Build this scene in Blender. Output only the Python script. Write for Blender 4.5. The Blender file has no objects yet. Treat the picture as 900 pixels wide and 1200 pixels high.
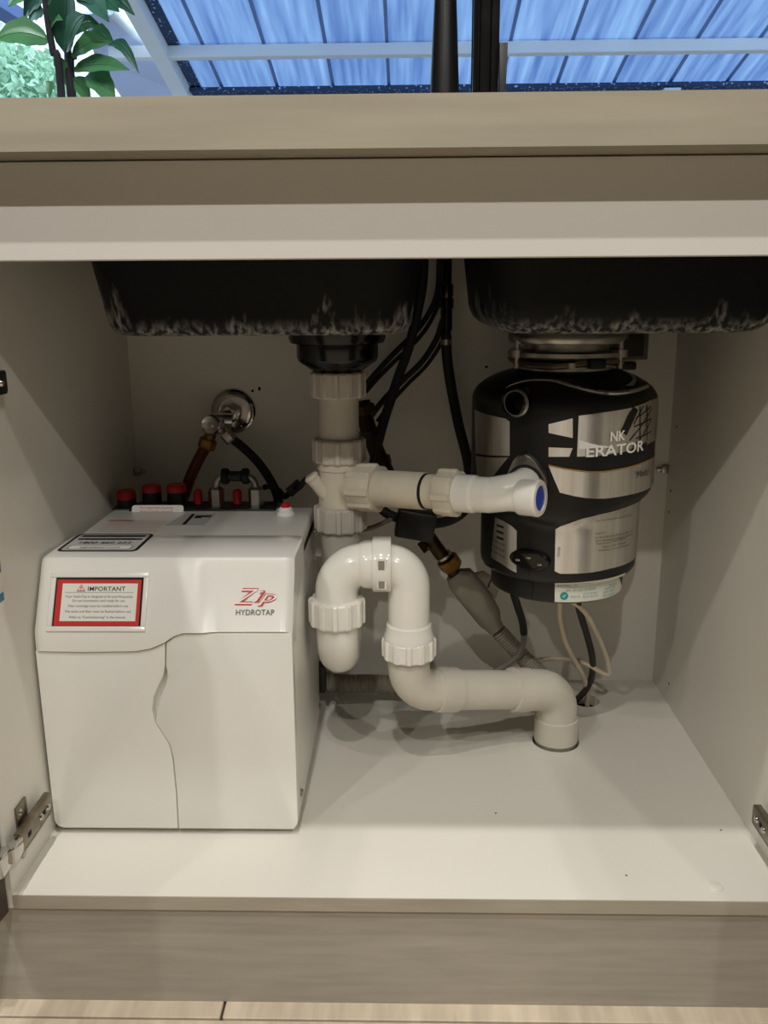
import bpy, bmesh, math, random
from mathutils import Vector, Matrix
random.seed(7)
SC = bpy.context.scene
COL = SC.collection
PI = math.pi

# ------------------------------------------------------------------ camera
F, CAM = 1040.235, Vector((0.00504, -0.82476, 0.63394))
PITCH, YAW, ROLL = 0.2443, 0.0230, -0.0065
_f = Vector((-math.sin(YAW)*math.cos(PITCH), math.cos(YAW)*math.cos(PITCH), -math.sin(PITCH)))
_r0 = Vector((math.cos(YAW), math.sin(YAW), 0)); _u0 = _r0.cross(_f)
_r = _r0*math.cos(ROLL) + _u0*math.sin(ROLL); _u = _u0*math.cos(ROLL) - _r0*math.sin(ROLL)
cd = bpy.data.cameras.new('camera'); cam = bpy.data.objects.new('camera', cd); COL.objects.link(cam)
cd.sensor_fit = 'VERTICAL'; cd.sensor_height = 36; cd.lens = F/1200*36; cd.clip_start = .02; cd.clip_end = 200
cam.matrix_world = Matrix(((_r.x, _u.x, -_f.x, CAM.x), (_r.y, _u.y, -_f.y, CAM.y), (_r.z, _u.z, -_f.z, CAM.z), (0, 0, 0, 1)))
SC.camera = cam
# measured positions: a sight line met with a known plane of the room
def ray(u, v): return _f + _r*((u-450)/F) - _u*((v-600)/F)
def at(u, v, y=None, z=None, x=None):
    d = ray(u, v)
    t = (z-CAM.z)/d.z if z is not None else (y-CAM.y)/d.y if y is not None else (x-CAM.x)/d.x
    return CAM + d*t
def proj(P):
    v = Vector(P)-CAM; d = v.dot(_f)
    return 450+F*v.dot(_r)/d, 600-F*v.dot(_u)/d

# ------------------------------------------------------------------ light
SC.view_settings.view_transform = 'Standard'; SC.view_settings.look = 'None'
SC.view_settings.gamma = 1; SC.view_settings.use_curve_mapping = False
SC.view_settings.exposure = 0.0
w = bpy.data.worlds.new('overcast_sky'); SC.world = w; w.use_nodes = True
bg = w.node_tree.nodes['Background']; bg.inputs[0].default_value = (.72, .87, 1, 1); bg.inputs[1].default_value = 2.2
CEIL = 2.26
LAMPS = [  # x, y, watts of the recessed ceiling lamps
    (-.15, -.41, 54.0), (.95, -.41, 22.0), (-1.25, -.41, 22.0),
    (-.15, -1.12, 38.0), (.95, -1.12, 20.0), (-1.25, -1.12, 18.0),
    (-.15, -1.98, 47.0), (.95, -1.98, 40.0), (-1.25, -1.98, 42.0)]

# ------------------------------------------------------------------ helpers
def lin(c):
    return tuple(((x/255)/12.92 if x/255 <= .04045 else ((x/255+.055)/1.055)**2.4) for x in c)
MATS = {}
def mat(name, rgb, rough=.5, metal=0, noise=0, scale=20, stretch=(1, 1, 1), bump=0, coat=0, bscale=None, trans=0, ior=1.45, spec=.5, rgb2=None):
    m = bpy.data.materials.new(name); m.use_nodes = True; nt = m.node_tree; b = nt.nodes['Principled BSDF']
    c = lin(rgb)
    b.inputs['Base Color'].default_value = (*c, 1); b.inputs['Roughness'].default_value = rough; b.inputs['Metallic'].default_value = metal
    b.inputs['Coat Weight'].default_value = coat; b.inputs['Coat Roughness'].default_value = .08
    b.inputs['Transmission Weight'].default_value = trans; b.inputs['IOR'].default_value = ior; b.inputs['Specular IOR Level'].default_value = spec
    if noise or bump or rgb2:
        tc = nt.nodes.new('ShaderNodeTexCoord'); mp = nt.nodes.new('ShaderNodeMapping'); nz = nt.nodes.new('ShaderNodeTexNoise')
        nt.links.new(tc.outputs['Object'], mp.inputs[0]); nt.links.new(mp.outputs[0], nz.inputs['Vector'])
        mp.inputs['Scale'].default_value = stretch; nz.inputs['Scale'].default_value = scale; nz.inputs['Detail'].default_value = 5
        if noise or rgb2:
            rp = nt.nodes.new('ShaderNodeValToRGB')
            c2 = lin(rgb2) if rgb2 else tuple(x*(1-noise) for x in c)
            rp.color_ramp.elements[0].position = .35; rp.color_ramp.elements[1].position = .65
            rp.color_ramp.elements[0].color = (*c2, 1); rp.color_ramp.elements[1].color = (*c, 1)
            nt.links.new(nz.outputs['Fac'], rp.inputs[0]); nt.links.new(rp.outputs[0], b.inputs['Base Color'])
        if bump:
            bp = nt.nodes.new('ShaderNodeBump'); bp.inputs['Strength'].default_value = bump; bp.inputs['Distance'].default_value = .002
            nt.links.new(nz.outputs['Fac'], bp.inputs['Height']); nt.links.new(bp.outputs[0], b.inputs['Normal'])
    MATS[name] = m
    return m

ORG = {}
def thing(name, label, cat, loc, group=None):
    o = bpy.data.objects.new(name, None); COL.objects.link(o); o.location = loc; o.empty_display_size = .05
    o['label'] = label; o['category'] = cat
    if group: o['group'] = group
    ORG[o] = Vector(loc); return o
def tag(o, label, cat, group=None):
    o['label'] = label; o['category'] = cat
    if group: o['group'] = group
    return o
def obj(name, bm, m, parent=None, label=None, smooth=True, loc=None, kind=None, angle=35):
    """link a bmesh written in room coordinates as one mesh object"""
    org = ORG[parent] if parent else Vector(loc or (0, 0, 0))
    bmesh.ops.recalc_face_normals(bm, faces=bm.faces)
    if smooth:
        ca = math.cos(math.radians(angle))
        for f in bm.faces: f.smooth = True
        for e in bm.edges:
            if len(e.link_faces) != 2 or e.link_faces[0].normal.dot(e.link_faces[1].normal) < ca: e.smooth = False
    bmesh.ops.translate(bm, verts=bm.verts, vec=-org)
    me = bpy.data.meshes.new(name); bm.to_mesh(me); bm.free()
    me.materials.append(MATS[m] if isinstance(m, str) else m)
    o = bpy.data.objects.new(name, me); COL.objects.link(o)
    if parent: o.parent = parent
    else: o.location = org
    ORG[o] = org
    if label: o['label'] = label
    if kind: o['kind'] = kind
    return o
def box(x0, x1, y0, y1, z0, z1, bev=0, seg=2, bm=None):
    b = bmesh.new()
    bmesh.ops.create_cube(b, size=1)
    for v in b.verts:
        v.co = Vector((x0+(v.co.x+.5)*(x1-x0), y0+(v.co.y+.5)*(y1-y0), z0+(v.co.z+.5)*(z1-z0)))
    if bev: bmesh.ops.bevel(b, geom=b.edges[:], offset=bev, segments=seg, affect='EDGES', profile=.5)
    return b
def merge(*bms):
    out = bmesh.new()
    for b in bms:
        me = bpy.data.meshes.new('tmp'); b.to_mesh(me); b.free(); out.from_mesh(me); bpy.data.meshes.remove(me)
    return out
def xf(bm, M):
    bmesh.ops.transform(bm, matrix=M, verts=bm.verts); return bm
def frame(axis, up=(0, 0, 1)):
    a = Vector(axis).normalized(); u = Vector(up)
    if abs(a.dot(u)) > .98: u = Vector((1, 0, 0))
    r = u.cross(a).normalized(); u = a.cross(r)
    return r, u, a
def place(bm, loc, axis=(0, 0, 1), up=(0, 1, 0)):
    """local z -> axis"""
    r, u, a = frame(axis, up)
    return xf(bm, Matrix(((r.x, u.x, a.x, loc[0]), (r.y, u.y, a.y, loc[1]), (r.z, u.z, a.z, loc[2]), (0, 0, 0, 1))))
def lathe(prof, seg=40, mod=None, cap=True):
    """prof = [(r, z)...] about local z; mod(theta) scales r"""
    b = bmesh.new(); rings = []
    for r, z in prof:
        rings.append([b.verts.new((r*(mod(2*PI*i/seg) if mod else 1)*math.cos(2*PI*i/seg), r*(mod(2*PI*i/seg) if mod else 1)*math.sin(2*PI*i/seg), z)) for i in range(seg)])
    for a, c in zip(rings, rings[1:]):
        for i in range(seg): b.faces.new((a[i], a[(i+1) % seg], c[(i+1) % seg], c[i]))
    if cap:
        b.faces.new(rings[0][::-1]); b.faces.new(rings[-1])
    return b
def cyl(p, q, r, r2=None, seg=28, bev=0):
    p, q = Vector(p), Vector(q); L = (q-p).length; r2 = r if r2 is None else r2
    pr = [(r, 0), (r2, L)] if not bev else [(r-bev, 0), (r, bev), (r2, L-bev), (r2-bev, L)]
    return place(lathe(pr, seg), p, q-p)
def ring(p, axis, ro, ri, L, seg=36):
    return place(lathe([(ri, 0), (ro, 0), (ro, L), (ri, L), (ri, 0)], seg, cap=False), p, axis)
def catmull(pts, n=8):
    pts = [Vector(p) for p in pts]; P = [pts[0]*2-pts[1]]+pts+[pts[-1]*2-pts[-2]]; out = []
    for i in range(1, len(P)-2):
        for k in range(n):
            t = k/n; a, b, c, d = P[i-1:i+3]
            out.append(.5*((2*b)+(c-a)*t+(2*a-5*b+4*c-d)*t*t+(3*b-a-3*c+d)*t**3))
    return out+[pts[-1]]
def fillet(pts, rad, n=10):
    pts = [Vector(p) for p in pts]; out = [pts[0]]
    rads = rad if isinstance(rad, (list, tuple)) else [rad]*(len(pts)-2)
    for i in range(1, len(pts)-1):
        a = (pts[i-1]-pts[i]).normalized(); c = (pts[i+1]-pts[i]).normalized(); ang = a.angle(c)
        d = rads[i-1]/math.tan(ang/2); s = pts[i]+a*d; e = pts[i]+c*d
        cen = pts[i]+(a+c).normalized()*(rads[i-1]/math.sin(ang/2)); vs, ve = s-cen, e-cen; tot = vs.angle(ve); ax = vs.cross(ve).normalized()
        for k in range(n+1): out.append(cen+Matrix.Rotation(tot*k/n, 3, ax) @ vs)
    return out+[pts[-1]]
def tube(path, r, seg=20, cap=True):
    path = [Vector(p) for p in path]; b = bmesh.new(); rings = []; n = len(path)
    t0 = (path[1]-path[0]).normalized(); R, U, _ = frame(t0)
    for i, p in enumerate(path):
        t = (path[min(i+1, n-1)]-path[max(i-1, 0)]).normalized()
        ax = t0.cross(t)
        if ax.length > 1e-7:
            q = Matrix.Rotation(t0.angle(t), 3, ax.normalized()); R = q @ R; U = q @ U
        t0 = t
        rr = r(i/(n-1)) if callable(r) else r
        rings.append([b.verts.new(p+R*(rr*math.cos(2*PI*k/seg))+U*(rr*math.sin(2*PI*k/seg))) for k in range(seg)])
    for a, c in zip(rings, rings[1:]):
        for i in range(seg): b.faces.new((a[i], a[(i+1) % seg], c[(i+1) % seg], c[i]))
    if cap: b.faces.new(rings[0][::-1]); b.faces.new(rings[-1])
    return b
def resample(path, step):
    out = [path[0]]; acc = 0
    for a, b in zip(path, path[1:]):
        L = (b-a).length; s = step-acc
        while s <= L:
            out.append(a+(b-a)*(s/L)); s += step
        acc = (acc+L) % step
    return out
def corrugated(path, r, pitch=.0042, depth=.0016):
    p = resample(path, pitch/2)
    b = bmesh.new(); n = len(p)
    return tube(p, lambda t: r if round(t*(n-1)) % 2 else r-depth, 18)
def prism(outline, to3, depth_dir, depth, bev=0, seg=2):
    """outline 2-D polygon -> solid of given thickness"""
    b = bmesh.new(); vs = [b.verts.new(to3(*p)) for p in outline]; f = b.faces.new(vs)
    g = bmesh.ops.extrude_face_region(b, geom=[f]); nv = [e for e in g['geom'] if isinstance(e, bmesh.types.BMVert)]
    bmesh.ops.translate(b, verts=nv, vec=Vector(depth_dir)*depth)
    if bev:
        es = [e for e in b.edges if all(v in vs for v in e.verts)]
        bmesh.ops.bevel(b, geom=es, offset=bev, segments=seg, affect='EDGES', profile=.5)
    return b
def holed_slab(outer, holes, z0, z1):
    b = bmesh.new(); es = []
    for loop in [outer]+holes:
        vs = [b.verts.new((x, y, z1)) for x, y in loop]
        es += [b.edges.new((vs[i], vs[(i+1) % len(vs)])) for i in range(len(vs))]
    bmesh.ops.triangle_fill(b, edges=es, use_beauty=True)
    fs = b.faces[:]
    g = bmesh.ops.extrude_face_region(b, geom=fs); nv = [e for e in g['geom'] if isinstance(e, bmesh.types.BMVert)]
    bmesh.ops.translate(b, verts=nv, vec=(0, 0, z0-z1))
    return b
def circle(cx, cy, r, n=36): return [(cx+r*math.cos(2*PI*i/n), cy+r*math.sin(2*PI*i/n)) for i in range(n)]
def text(body, width, fmap, m, parent, height=None, off=0, shear=0, name='lettering', spacing=1, label=None):
    """print: letters as thin mesh; fmap(x, y) gives the room point; origin at lower left"""
    cu = bpy.data.curves.new('t', 'FONT'); cu.body = body; cu.size = 1; cu.shear = shear; cu.offset = off; cu.space_character = spacing; cu.resolution_u = 3
    to = bpy.data.objects.new('t', cu); COL.objects.link(to)
    dg = bpy.context.evaluated_depsgraph_get(); me = bpy.data.meshes.new_from_object(to.evaluated_get(dg))
    bpy.data.objects.remove(to); bpy.data.curves.remove(cu)
    xs = [v.co.x for v in me.vertices]; x0, x1 = min(xs), max(xs); s = width/(x1-x0); sy = s if height is None else height/.7
    b = bmesh.new(); b.from_mesh(me); bpy.data.meshes.remove(me)
    for v in b.verts: v.co = fmap((v.co.x-x0)*s, v.co.y*sy)
    for f in b.faces: f.smooth = False
    org = ORG[parent]
    bmesh.ops.translate(b, verts=b.verts, vec=-org)
    me = bpy.data.meshes.new(name); b.to_mesh(me); b.free(); me.materials.append(MATS[m])
    o = bpy.data.objects.new(name, me); COL.objects.link(o); o.parent = parent; ORG[o] = org
    if label: o['label'] = label
    return o

# ------------------------------------------------------------------ materials
mat('melamine', (226, 222, 212), .38, noise=.04, scale=3, coat=.0)
mat('melamine_rail', (216, 213, 207), .5, noise=.03, scale=3)
mat('edge_strip', (176, 168, 152), .45, noise=.2, scale=6, stretch=(1, 1, 8))
mat('kick', (170, 164, 152), .42, noise=.14, scale=5, stretch=(2, 1, 22), metal=.0, bump=.03)
mat('worktop', (153, 146, 129), .45, noise=.14, scale=5, stretch=(1, 3, 14))
mat('door_face', (74, 66, 58), .55, noise=.1, scale=8)
mat('plank', (212, 197, 174), .5, noise=.22, scale=7, stretch=(9, 1.2, 1), bump=.08)
mat('plank_gap', (70, 60, 48), .8)
mat('paint', (96, 90, 82), .8, noise=.02, scale=2)
mat('ceiling_paint', (150, 147, 140), .85, noise=.02, scale=2)
mat('black_metal', (16, 17, 18), .35, metal=.2, noise=.2, scale=30)
mat('black_plastic', (14, 14, 15), .42, noise=.2, scale=60)
mat('black_gloss', (9, 9, 10), .16, noise=.1, scale=40)
mat('black_rubber', (26, 27, 29), .6, noise=.2, scale=80)
mat('grey_cord', (120, 116, 108), .55, noise=.1, scale=50)
mat('pvc_grey', (206, 200, 186), .36, noise=.07, scale=18)
mat('pvc_aged', (214, 206, 186), .42, noise=.13, scale=26)
mat('pvc_white', (236, 233, 224), .2, noise=.03, scale=20, coat=.3)
mat('pvc_down', (196, 190, 180), .4, noise=.06, scale=16)
mat('hose_grey', (142, 136, 122), .55, noise=.12, scale=25)
mat('clear_tube', (214, 200, 176), .25, noise=.05, scale=30)
mat('chrome', (200, 198, 194), .14, metal=1, noise=.06, scale=30)
mat('steel', (176, 172, 164), .3, metal=1, noise=.15, scale=40)
mat('nickel', (150, 140, 124), .34, metal=1, noise=.3, scale=60, bump=.2)
mat('brushed', (226, 222, 214), .36, metal=1, noise=.14, scale=9, stretch=(14, 14, .6), bump=.05)
mat('brass', (142, 104, 52), .36, metal=1, noise=.25, scale=40)
mat('brass_dark', (72, 56, 36), .45, metal=.8, noise=.3, scale=40)
mat('copper', (112, 62, 44), .42, metal=.8, noise=.25, scale=30)
mat('zip_white', (240, 239, 233), .26, noise=.02, scale=8, coat=.35)
mat('zip_body', (230, 229, 222), .32, noise=.03, scale=8, coat=.15)
mat('red_plastic', (190, 24, 26), .4, noise=.1, scale=40)
mat('print_red', (200, 44, 40), .5, noise=.04, scale=40)
mat('print_pink', (222, 160, 146), .6, noise=.1, scale=60)
mat('print_black', (24, 24, 26), .5, noise=.05, scale=40)
mat('print_grey', (92, 92, 94), .5, noise=.05, scale=40)
mat('print_teal', (40, 142, 136), .5, noise=.05, scale=40)
mat('print_blue', (52, 120, 150), .5, noise=.1, scale=60)
mat('paper', (238, 236, 230), .5, noise=.02, scale=40)
mat('paper_grey', (190, 190, 188), .5, noise=.05, scale=40)
mat('label_pale', (214, 216, 204), .45, noise=.03, scale=40)
mat('screen', (30, 31, 33), .15, noise=.1, scale=40)
mat('cap_blue', (36, 66, 176), .4, noise=.08, scale=60)
mat('gold', (190, 160, 96), .35, metal=.7, noise=.1, scale=40)
mat('outlet_plate', (104, 99, 92), .5, noise=.06, scale=40)
mat('outlet_dark', (48, 46, 43), .5, noise=.06, scale=40)
mat('dark_void', (20, 18, 16), .9, noise=.1, scale=20)
mat('leaf', (104, 170, 108), .3, noise=.35, scale=14, spec=.6)
mat('leaf_dark', (58, 112, 86), .3, noise=.3, scale=14, spec=.6)
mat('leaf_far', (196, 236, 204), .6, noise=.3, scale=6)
mat('bark', (60, 52, 58), .8, noise=.3, scale=40)
mat('terracotta', (150, 90, 66), .8, noise=.2, scale=20)
mat('white_paint', (232, 236, 242), .5, noise=.03, scale=6)
mat('paving', (150, 146, 140), .85, noise=.2, scale=4)
b_ = MATS['brushed'].node_tree.nodes['Principled BSDF']; tg_ = MATS['brushed'].node_tree.nodes.new('ShaderNodeTangent'); tg_.direction_type = 'RADIAL'; tg_.axis = 'Z'
MATS['brushed'].node_tree.links.new(tg_.outputs[0], b_.inputs['Tangent']); b_.inputs['Anisotropic'].default_value = .85; b_.inputs['Anisotropic Rotation'].default_value = .25
# sink composite: matt black with pale ragged scuffing along the moulded foot
m = mat('sink_black', (6, 8, 13), .6, noise=0, bump=.25, scale=90, spec=.3)
nt = m.node_tree; b_ = nt.nodes['Principled BSDF']
tc = nt.nodes.new('ShaderNodeTexCoord'); sp = nt.nodes.new('ShaderNodeSeparateXYZ'); nt.links.new(tc.outputs['Object'], sp.inputs[0])
def N(t, **k):
    n = nt.nodes.new(t)
    for a, v in k.items(): setattr(n, a, v)
    return n
mpn = N('ShaderNodeMapping'); mpn.inputs['Scale'].default_value = (1, 1, .2); nt.links.new(tc.outputs['Object'], mpn.inputs[0])
n1 = N('ShaderNodeTexNoise'); n1.inputs['Scale'].default_value = 16; n1.inputs['Detail'].default_value = 6; nt.links.new(mpn.outputs[0], n1.inputs['Vector'])
n2 = N('ShaderNodeTexNoise'); n2.inputs['Scale'].default_value = 170; n2.inputs['Detail'].default_value = 7; mp2 = N('ShaderNodeMapping'); mp2.inputs['Rotation'].default_value = (0, .6, 0); mp2.inputs['Scale'].default_value = (1, 1, .3); nt.links.new(tc.outputs['Object'], mp2.inputs[0]); nt.links.new(mp2.outputs[0], n2.inputs['Vector'])
h = N('ShaderNodeMath', operation='MULTIPLY_ADD'); h.inputs[1].default_value = .30; h.inputs[2].default_value = -.138; nt.links.new(n1.outputs['Fac'], h.inputs[0])   # ragged height of the scuff
hm = N('ShaderNodeMath', operation='MAXIMUM'); hm.inputs[1].default_value = .018; nt.links.new(h.outputs[0], hm.inputs[0])
su = N('ShaderNodeMath', operation='SUBTRACT'); nt.links.new(hm.outputs[0], su.inputs[0]); nt.links.new(sp.outputs['Z'], su.inputs[1])
ml = N('ShaderNodeMath', operation='MULTIPLY'); ml.inputs[1].default_value = 60; ml.use_clamp = True; nt.links.new(su.outputs[0], ml.inputs[0])
m2 = N('ShaderNodeMapRange'); m2.inputs[1].default_value = .42; m2.inputs[2].default_value = .66; nt.links.new(n2.outputs['Fac'], m2.inputs[0])
mm = N('ShaderNodeMath', operation='MULTIPLY'); nt.links.new(ml.outputs[0], mm.inputs[0]); nt.links.new(m2.outputs[0], mm.inputs[1])
mx = N('ShaderNodeMix', data_type='RGBA'); mx.inputs['A'].default_value = (*lin((6, 8, 13)), 1); mx.inputs['B'].default_value = (*lin((140, 137, 134)), 1)
nt.links.new(mm.outputs[0], mx.inputs['Factor']); nt.links.new(mx.outputs['Result'], b_.inputs['Base Color'])
# polycarbonate roof sheet: lets the sky's light through
m = bpy.data.materials.new('polycarbonate'); m.use_nodes = True; nt = m.node_tree; nt.nodes.remove(nt.nodes['Principled BSDF']); MATS['polycarbonate'] = m
tr = N('ShaderNodeBsdfTranslucent'); gl = N('ShaderNodeBsdfGlossy'); gl.inputs['Roughness'].default_value = .3; ms = N('ShaderNodeMixShader'); ms.inputs[0].default_value = .05
tc = N('ShaderNodeTexCoord'); mp = N('ShaderNodeMapping'); mp.inputs['Scale'].default_value = (9, .35, 1); nz = N('ShaderNodeTexNoise'); nz.inputs['Scale'].default_value = 3; nz.inputs['Detail'].default_value = 4
rp = N('ShaderNodeValToRGB'); rp.color_ramp.elements[0].position = .3; rp.color_ramp.elements[1].position = .72
rp.color_ramp.elements[0].color = (.27, .35, .53, 1); rp.color_ramp.elements[1].color = (.50, .60, .72, 1)
nt.links.new(tc.outputs['Object'], mp.inputs[0]); nt.links.new(mp.outputs[0], nz.inputs['Vector']); nt.links.new(nz.outputs['Fac'], rp.inputs[0]); nt.links.new(rp.outputs[0], tr.inputs[0])
nt.links.new(tr.outputs[0], ms.inputs[1]); nt.links.new(gl.outputs[0], ms.inputs[2]); nt.links.new(ms.outputs[0], nt.nodes['Material Output'].inputs[0])
# speckled grime strip
m = mat('grime', (30, 40, 60), .8); nt = m.node_tree; b_ = nt.nodes['Principled BSDF']
tc = N('ShaderNodeTexCoord'); vz = N('ShaderNodeTexVoronoi'); vz.inputs['Scale'].default_value = 42; rp = N('ShaderNodeValToRGB'); rp.color_ramp.elements[0].position = .18; rp.color_ramp.elements[1].position = .3
rp.color_ramp.elements[0].color = (.45, .6, .95, 1); rp.color_ramp.elements[1].color = (.03, .06, .14, 1)
nt.links.new(tc.outputs['Object'], vz.inputs['Vector']); nt.links.new(vz.outputs['Distance'], rp.inputs[0]); nt.links.new(rp.outputs[0], b_.inputs['Base Color'])
# window glass
m = bpy.data.materials.new('glass'); m.use_nodes = True; nt = m.node_tree; nt.nodes.remove(nt.nodes['Principled BSDF']); MATS['glass'] = m
tp = N('ShaderNodeBsdfTransparent'); tp.inputs[0].default_value = (.94, .97, .99, 1); gl = N('ShaderNodeBsdfGlossy'); gl.inputs['Roughness'].default_value = .02
fr = N('ShaderNodeFresnel'); fr.inputs[0].default_value = 1.4; ms = N('ShaderNodeMixShader')
nt.links.new(fr.outputs[0], ms.inputs[0]); nt.links.new(tp.outputs[0], ms.inputs[1]); nt.links.new(gl.outputs[0], ms.inputs[2]); nt.links.new(ms.outputs[0], nt.nodes['Material Output'].inputs[0])
# lamp glow
m = bpy.data.materials.new('lamp_glow'); m.use_nodes = True; MATS['lamp_glow'] = m; b_ = m.node_tree.nodes['Principled BSDF']
b_.inputs['Emission Color'].default_value = (1, .86, .66, 1); b_.inputs['Emission Strength'].default_value = 6

# ------------------------------------------------------------------ the room
HX, D = .42, .555           # half width and depth inside the cabinet
FLZ = -.14                  # kitchen floor; z = 0 is the cabinet's base board
ZR, ZW, ZT, OV = .662, .747, .788, .05
RX, RY0, RY1 = 2.4, -3.2, .64
fl = obj('floor', box(-RX, RX, RY0, RY1, FLZ-.06, FLZ-.004), 'plank_gap', kind='structure')
pw, pl = .118, 1.25
pm = None
jy = at(450, 1196, z=FLZ).y; jx = at(261, 1184, z=FLZ).x
row = 0; y1 = jy+pw
while y1 > RY0+.02:
    off = jx if row == 0 else jx+random.uniform(.2, 1.05)
    k = math.floor((-RX-off)/pl)
    xs = off+k*pl
    while xs < RX:
        a, c = max(xs, -RX), min(xs+pl, RX)
        if c-a > .05:
            L = c-a-.003; full = abs(c-a-pl) < 1e-4
            if full and pm:
                o = bpy.data.objects.new('plank', pm); COL.objects.link(o); o.parent = fl
            else:
                o = obj('plank', box(-L/2, L/2, -pw/2+.0015, pw/2-.0015, -.012, 0, .0012, 1), 'plank', fl)
                if full: pm = o.data
            o.location = ((a+c)/2, y1-pw/2, FLZ)
        xs += pl
    y1 -= pw; row += 1
obj('ceiling', box(-RX, RX, RY0, RY1+.2, CEIL, CEIL+.1), 'ceiling_paint', kind='structure')
obj('wall_left', box(-RX-.1, -RX, RY0, RY1+.12, FLZ, CEIL), 'paint', kind='structure')
obj('wall_right', box(RX, RX+.1, RY0, RY1+.12, FLZ, CEIL), 'paint', kind='structure')
obj('wall_front', box(-RX-.1, RX+.1, RY0-.1, RY0, FLZ, CEIL), 'paint', kind='structure')
WX0, WX1, WZ0, WZ1 = -1.9, 1.9, .83, 1.95
bm = merge(box(-RX, WX0, RY1, RY1+.12, FLZ, CEIL), box(WX1, RX, RY1, RY1+.12, FLZ, CEIL), box(WX0, WX1, RY1, RY1+.12, FLZ, WZ0), box(WX0, WX1, RY1, RY1+.12, WZ1, CEIL))
obj('wall_back', bm, 'paint', kind='structure')
# window
MX = at(569, 60, y=.66).x
win = obj('window_1', merge(box(WX0, WX1, .645, .70, WZ0, WZ0+.035, .003), box(WX0, WX1, .645, .70, WZ1-.04, WZ1, .003), box(WX0, WX0+.04, .645, .70, WZ0, WZ1, .003), box(WX1-.04, WX1, .645, .70, WZ0, WZ1, .003)), 'black_metal', kind='structure')
obj('mullion', merge(box(MX-.0195, MX-.0125, .65, .69, WZ0+.035, WZ1-.04, .001), box(MX-.010, MX+.006, .642, .70, WZ0+.035, WZ1-.04, .002), box(MX+.0065, MX+.0195, .646, .70, WZ0+.035, WZ1-.04, .002), box(MX-.0195, MX+.0195, .66, .69, WZ0+.035, WZ1-.04)), 'black_metal', win)
obj('pane', box(WX0+.04, MX-.0195, .672, .676, WZ0+.035, WZ1-.04), 'glass', win)
obj('pane', box(MX+.0195, WX1-.04, .672, .676, WZ0+.035, WZ1-.04), 'glass', win)
lx = at(589, 60, y=.645).x; lz = at(589, 53, y=.645).z
obj('latch', prism([(lx-.004, WZ0+.03), (lx+.003, WZ0+.03), (lx+.006, lz), (lx-.0065, lz)], lambda a, c: Vector((a, .628, c)), (0, 1, 0), .012, .001), 'black_plastic', win)

# ceiling lamps
for i, (x, y, wt) in enumerate(LAMPS):
    col_ = ['left', 'right', 'middle'][2 if abs(x) < .5 else (0 if x < 0 else 1)]
    rw = ['nearest the sink window', 'in the centre row', 'in the row farthest from the window'][i//3]
    t = thing('recessed_downlight', 'white recessed ceiling downlight %s, %s column' % (rw, col_), 'downlight', (x, y, CEIL), 'recessed ceiling downlights')
    obj('trim_ring', ring((x, y, CEIL-.006), (0, 0, 1), .058, .040, .0058), 'white_paint', t)
    obj('lens', cyl((x, y, CEIL-.004), (x, y, CEIL-.0005), .039), 'lamp_glow', t)
    ld = bpy.data.lights.new('downlight_beam', 'SPOT'); ld.energy = wt; ld.color = (1, .965, .905); ld.spot_size = math.radians(136); ld.spot_blend = .12; ld.shadow_soft_size = .022
    lo = bpy.data.objects.new('downlight_beam', ld); COL.objects.link(lo); lo.parent = t; lo.location = (0, 0, -.03)

# ------------------------------------------------------------------ cabinet
EL = at(651, 868, z=0)        # where the waste pipe enters the base board
HO = at(686, 821, z=0)        # cable hole
T = .016
cab = thing('sink_cabinet', 'open white melamine under-sink cabinet holding the plumbing', 'cabinet', (0, 0, FLZ))
obj('bottom_panel', holed_slab([(-HX, .001), (HX, .001), (HX, D), (-HX, D)], [circle(EL.x, EL.y, .0335), circle(HO.x, HO.y, .022)], -T, 0), 'melamine', cab, smooth=False)
obj('edge_strip', box(-HX, HX, -.0005, .001, -T, 0), 'edge_strip', cab, 'taupe edging strip along the base board')
for s in (-1, 1):
    obj('side_panel', box(min(s*HX, s*(HX+T)), max(s*HX, s*(HX+T)), 0, D+T, -T, ZW), 'melamine', cab)
obj('back_panel', box(-HX, HX, D, D+T, -T, ZW), 'melamine', cab)
obj('top_rail', box(-HX, HX, 0, .016, ZR, ZW-.001, .0008, 1), 'melamine_rail', cab, 'white false drawer rail')
obj('kickboard', box(-1.9, 1.9, .006, .02, FLZ, -T-.0015), 'kick', cab, 'taupe brushed kickboard')
pc = at(838, 1039, z=0)
obj('screw_cap', place(lathe([(.0085, 0), (.0085, .0008), (.006, .0016)], 24), pc), 'melamine', cab)
for (u, v) in [(845, 973), (581, 953), (734, 1026)]:
    p = at(u, v, z=0); obj('screw_hole', place(lathe([(.0012, -.0002), (.0012, .0003)], 10), p), 'dark_void', cab)
for (u, v) in [(793, 500), (786, 575), (784, 600), (784, 801)]:
    p = at(u, v, x=HX); obj('pin_hole', cyl(p+Vector((.0002, 0, 0)), p-Vector((.0003, 0, 0)), .0022, seg=12), 'dark_void', cab)
for (u, v) in [(296, 458), (304, 456), (304, 455), (570, 430)]:
    p = at(u, v, y=D); obj('pin_hole', cyl(p+Vector((0, .0002, 0)), p-Vector((0, .0003, 0)), .0022, seg=12), 'dark_void', cab)
for (u, v, s) in [(783, 550, 1), (157, 553, -1)]:
    p = at(u, v, x=s*HX); obj('shelf_pin', merge(box(p.x-.010*(s > 0), p.x+.010*(s < 0), p.y-.004, p.y+.004, p.z-.006, p.z+.006, .001), box(p.x-.018*(s > 0), p.x+.018*(s < 0), p.y-.003, p.y+.003, p.z-.002, p.z+.002, .0005)), 'steel', cab)
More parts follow.
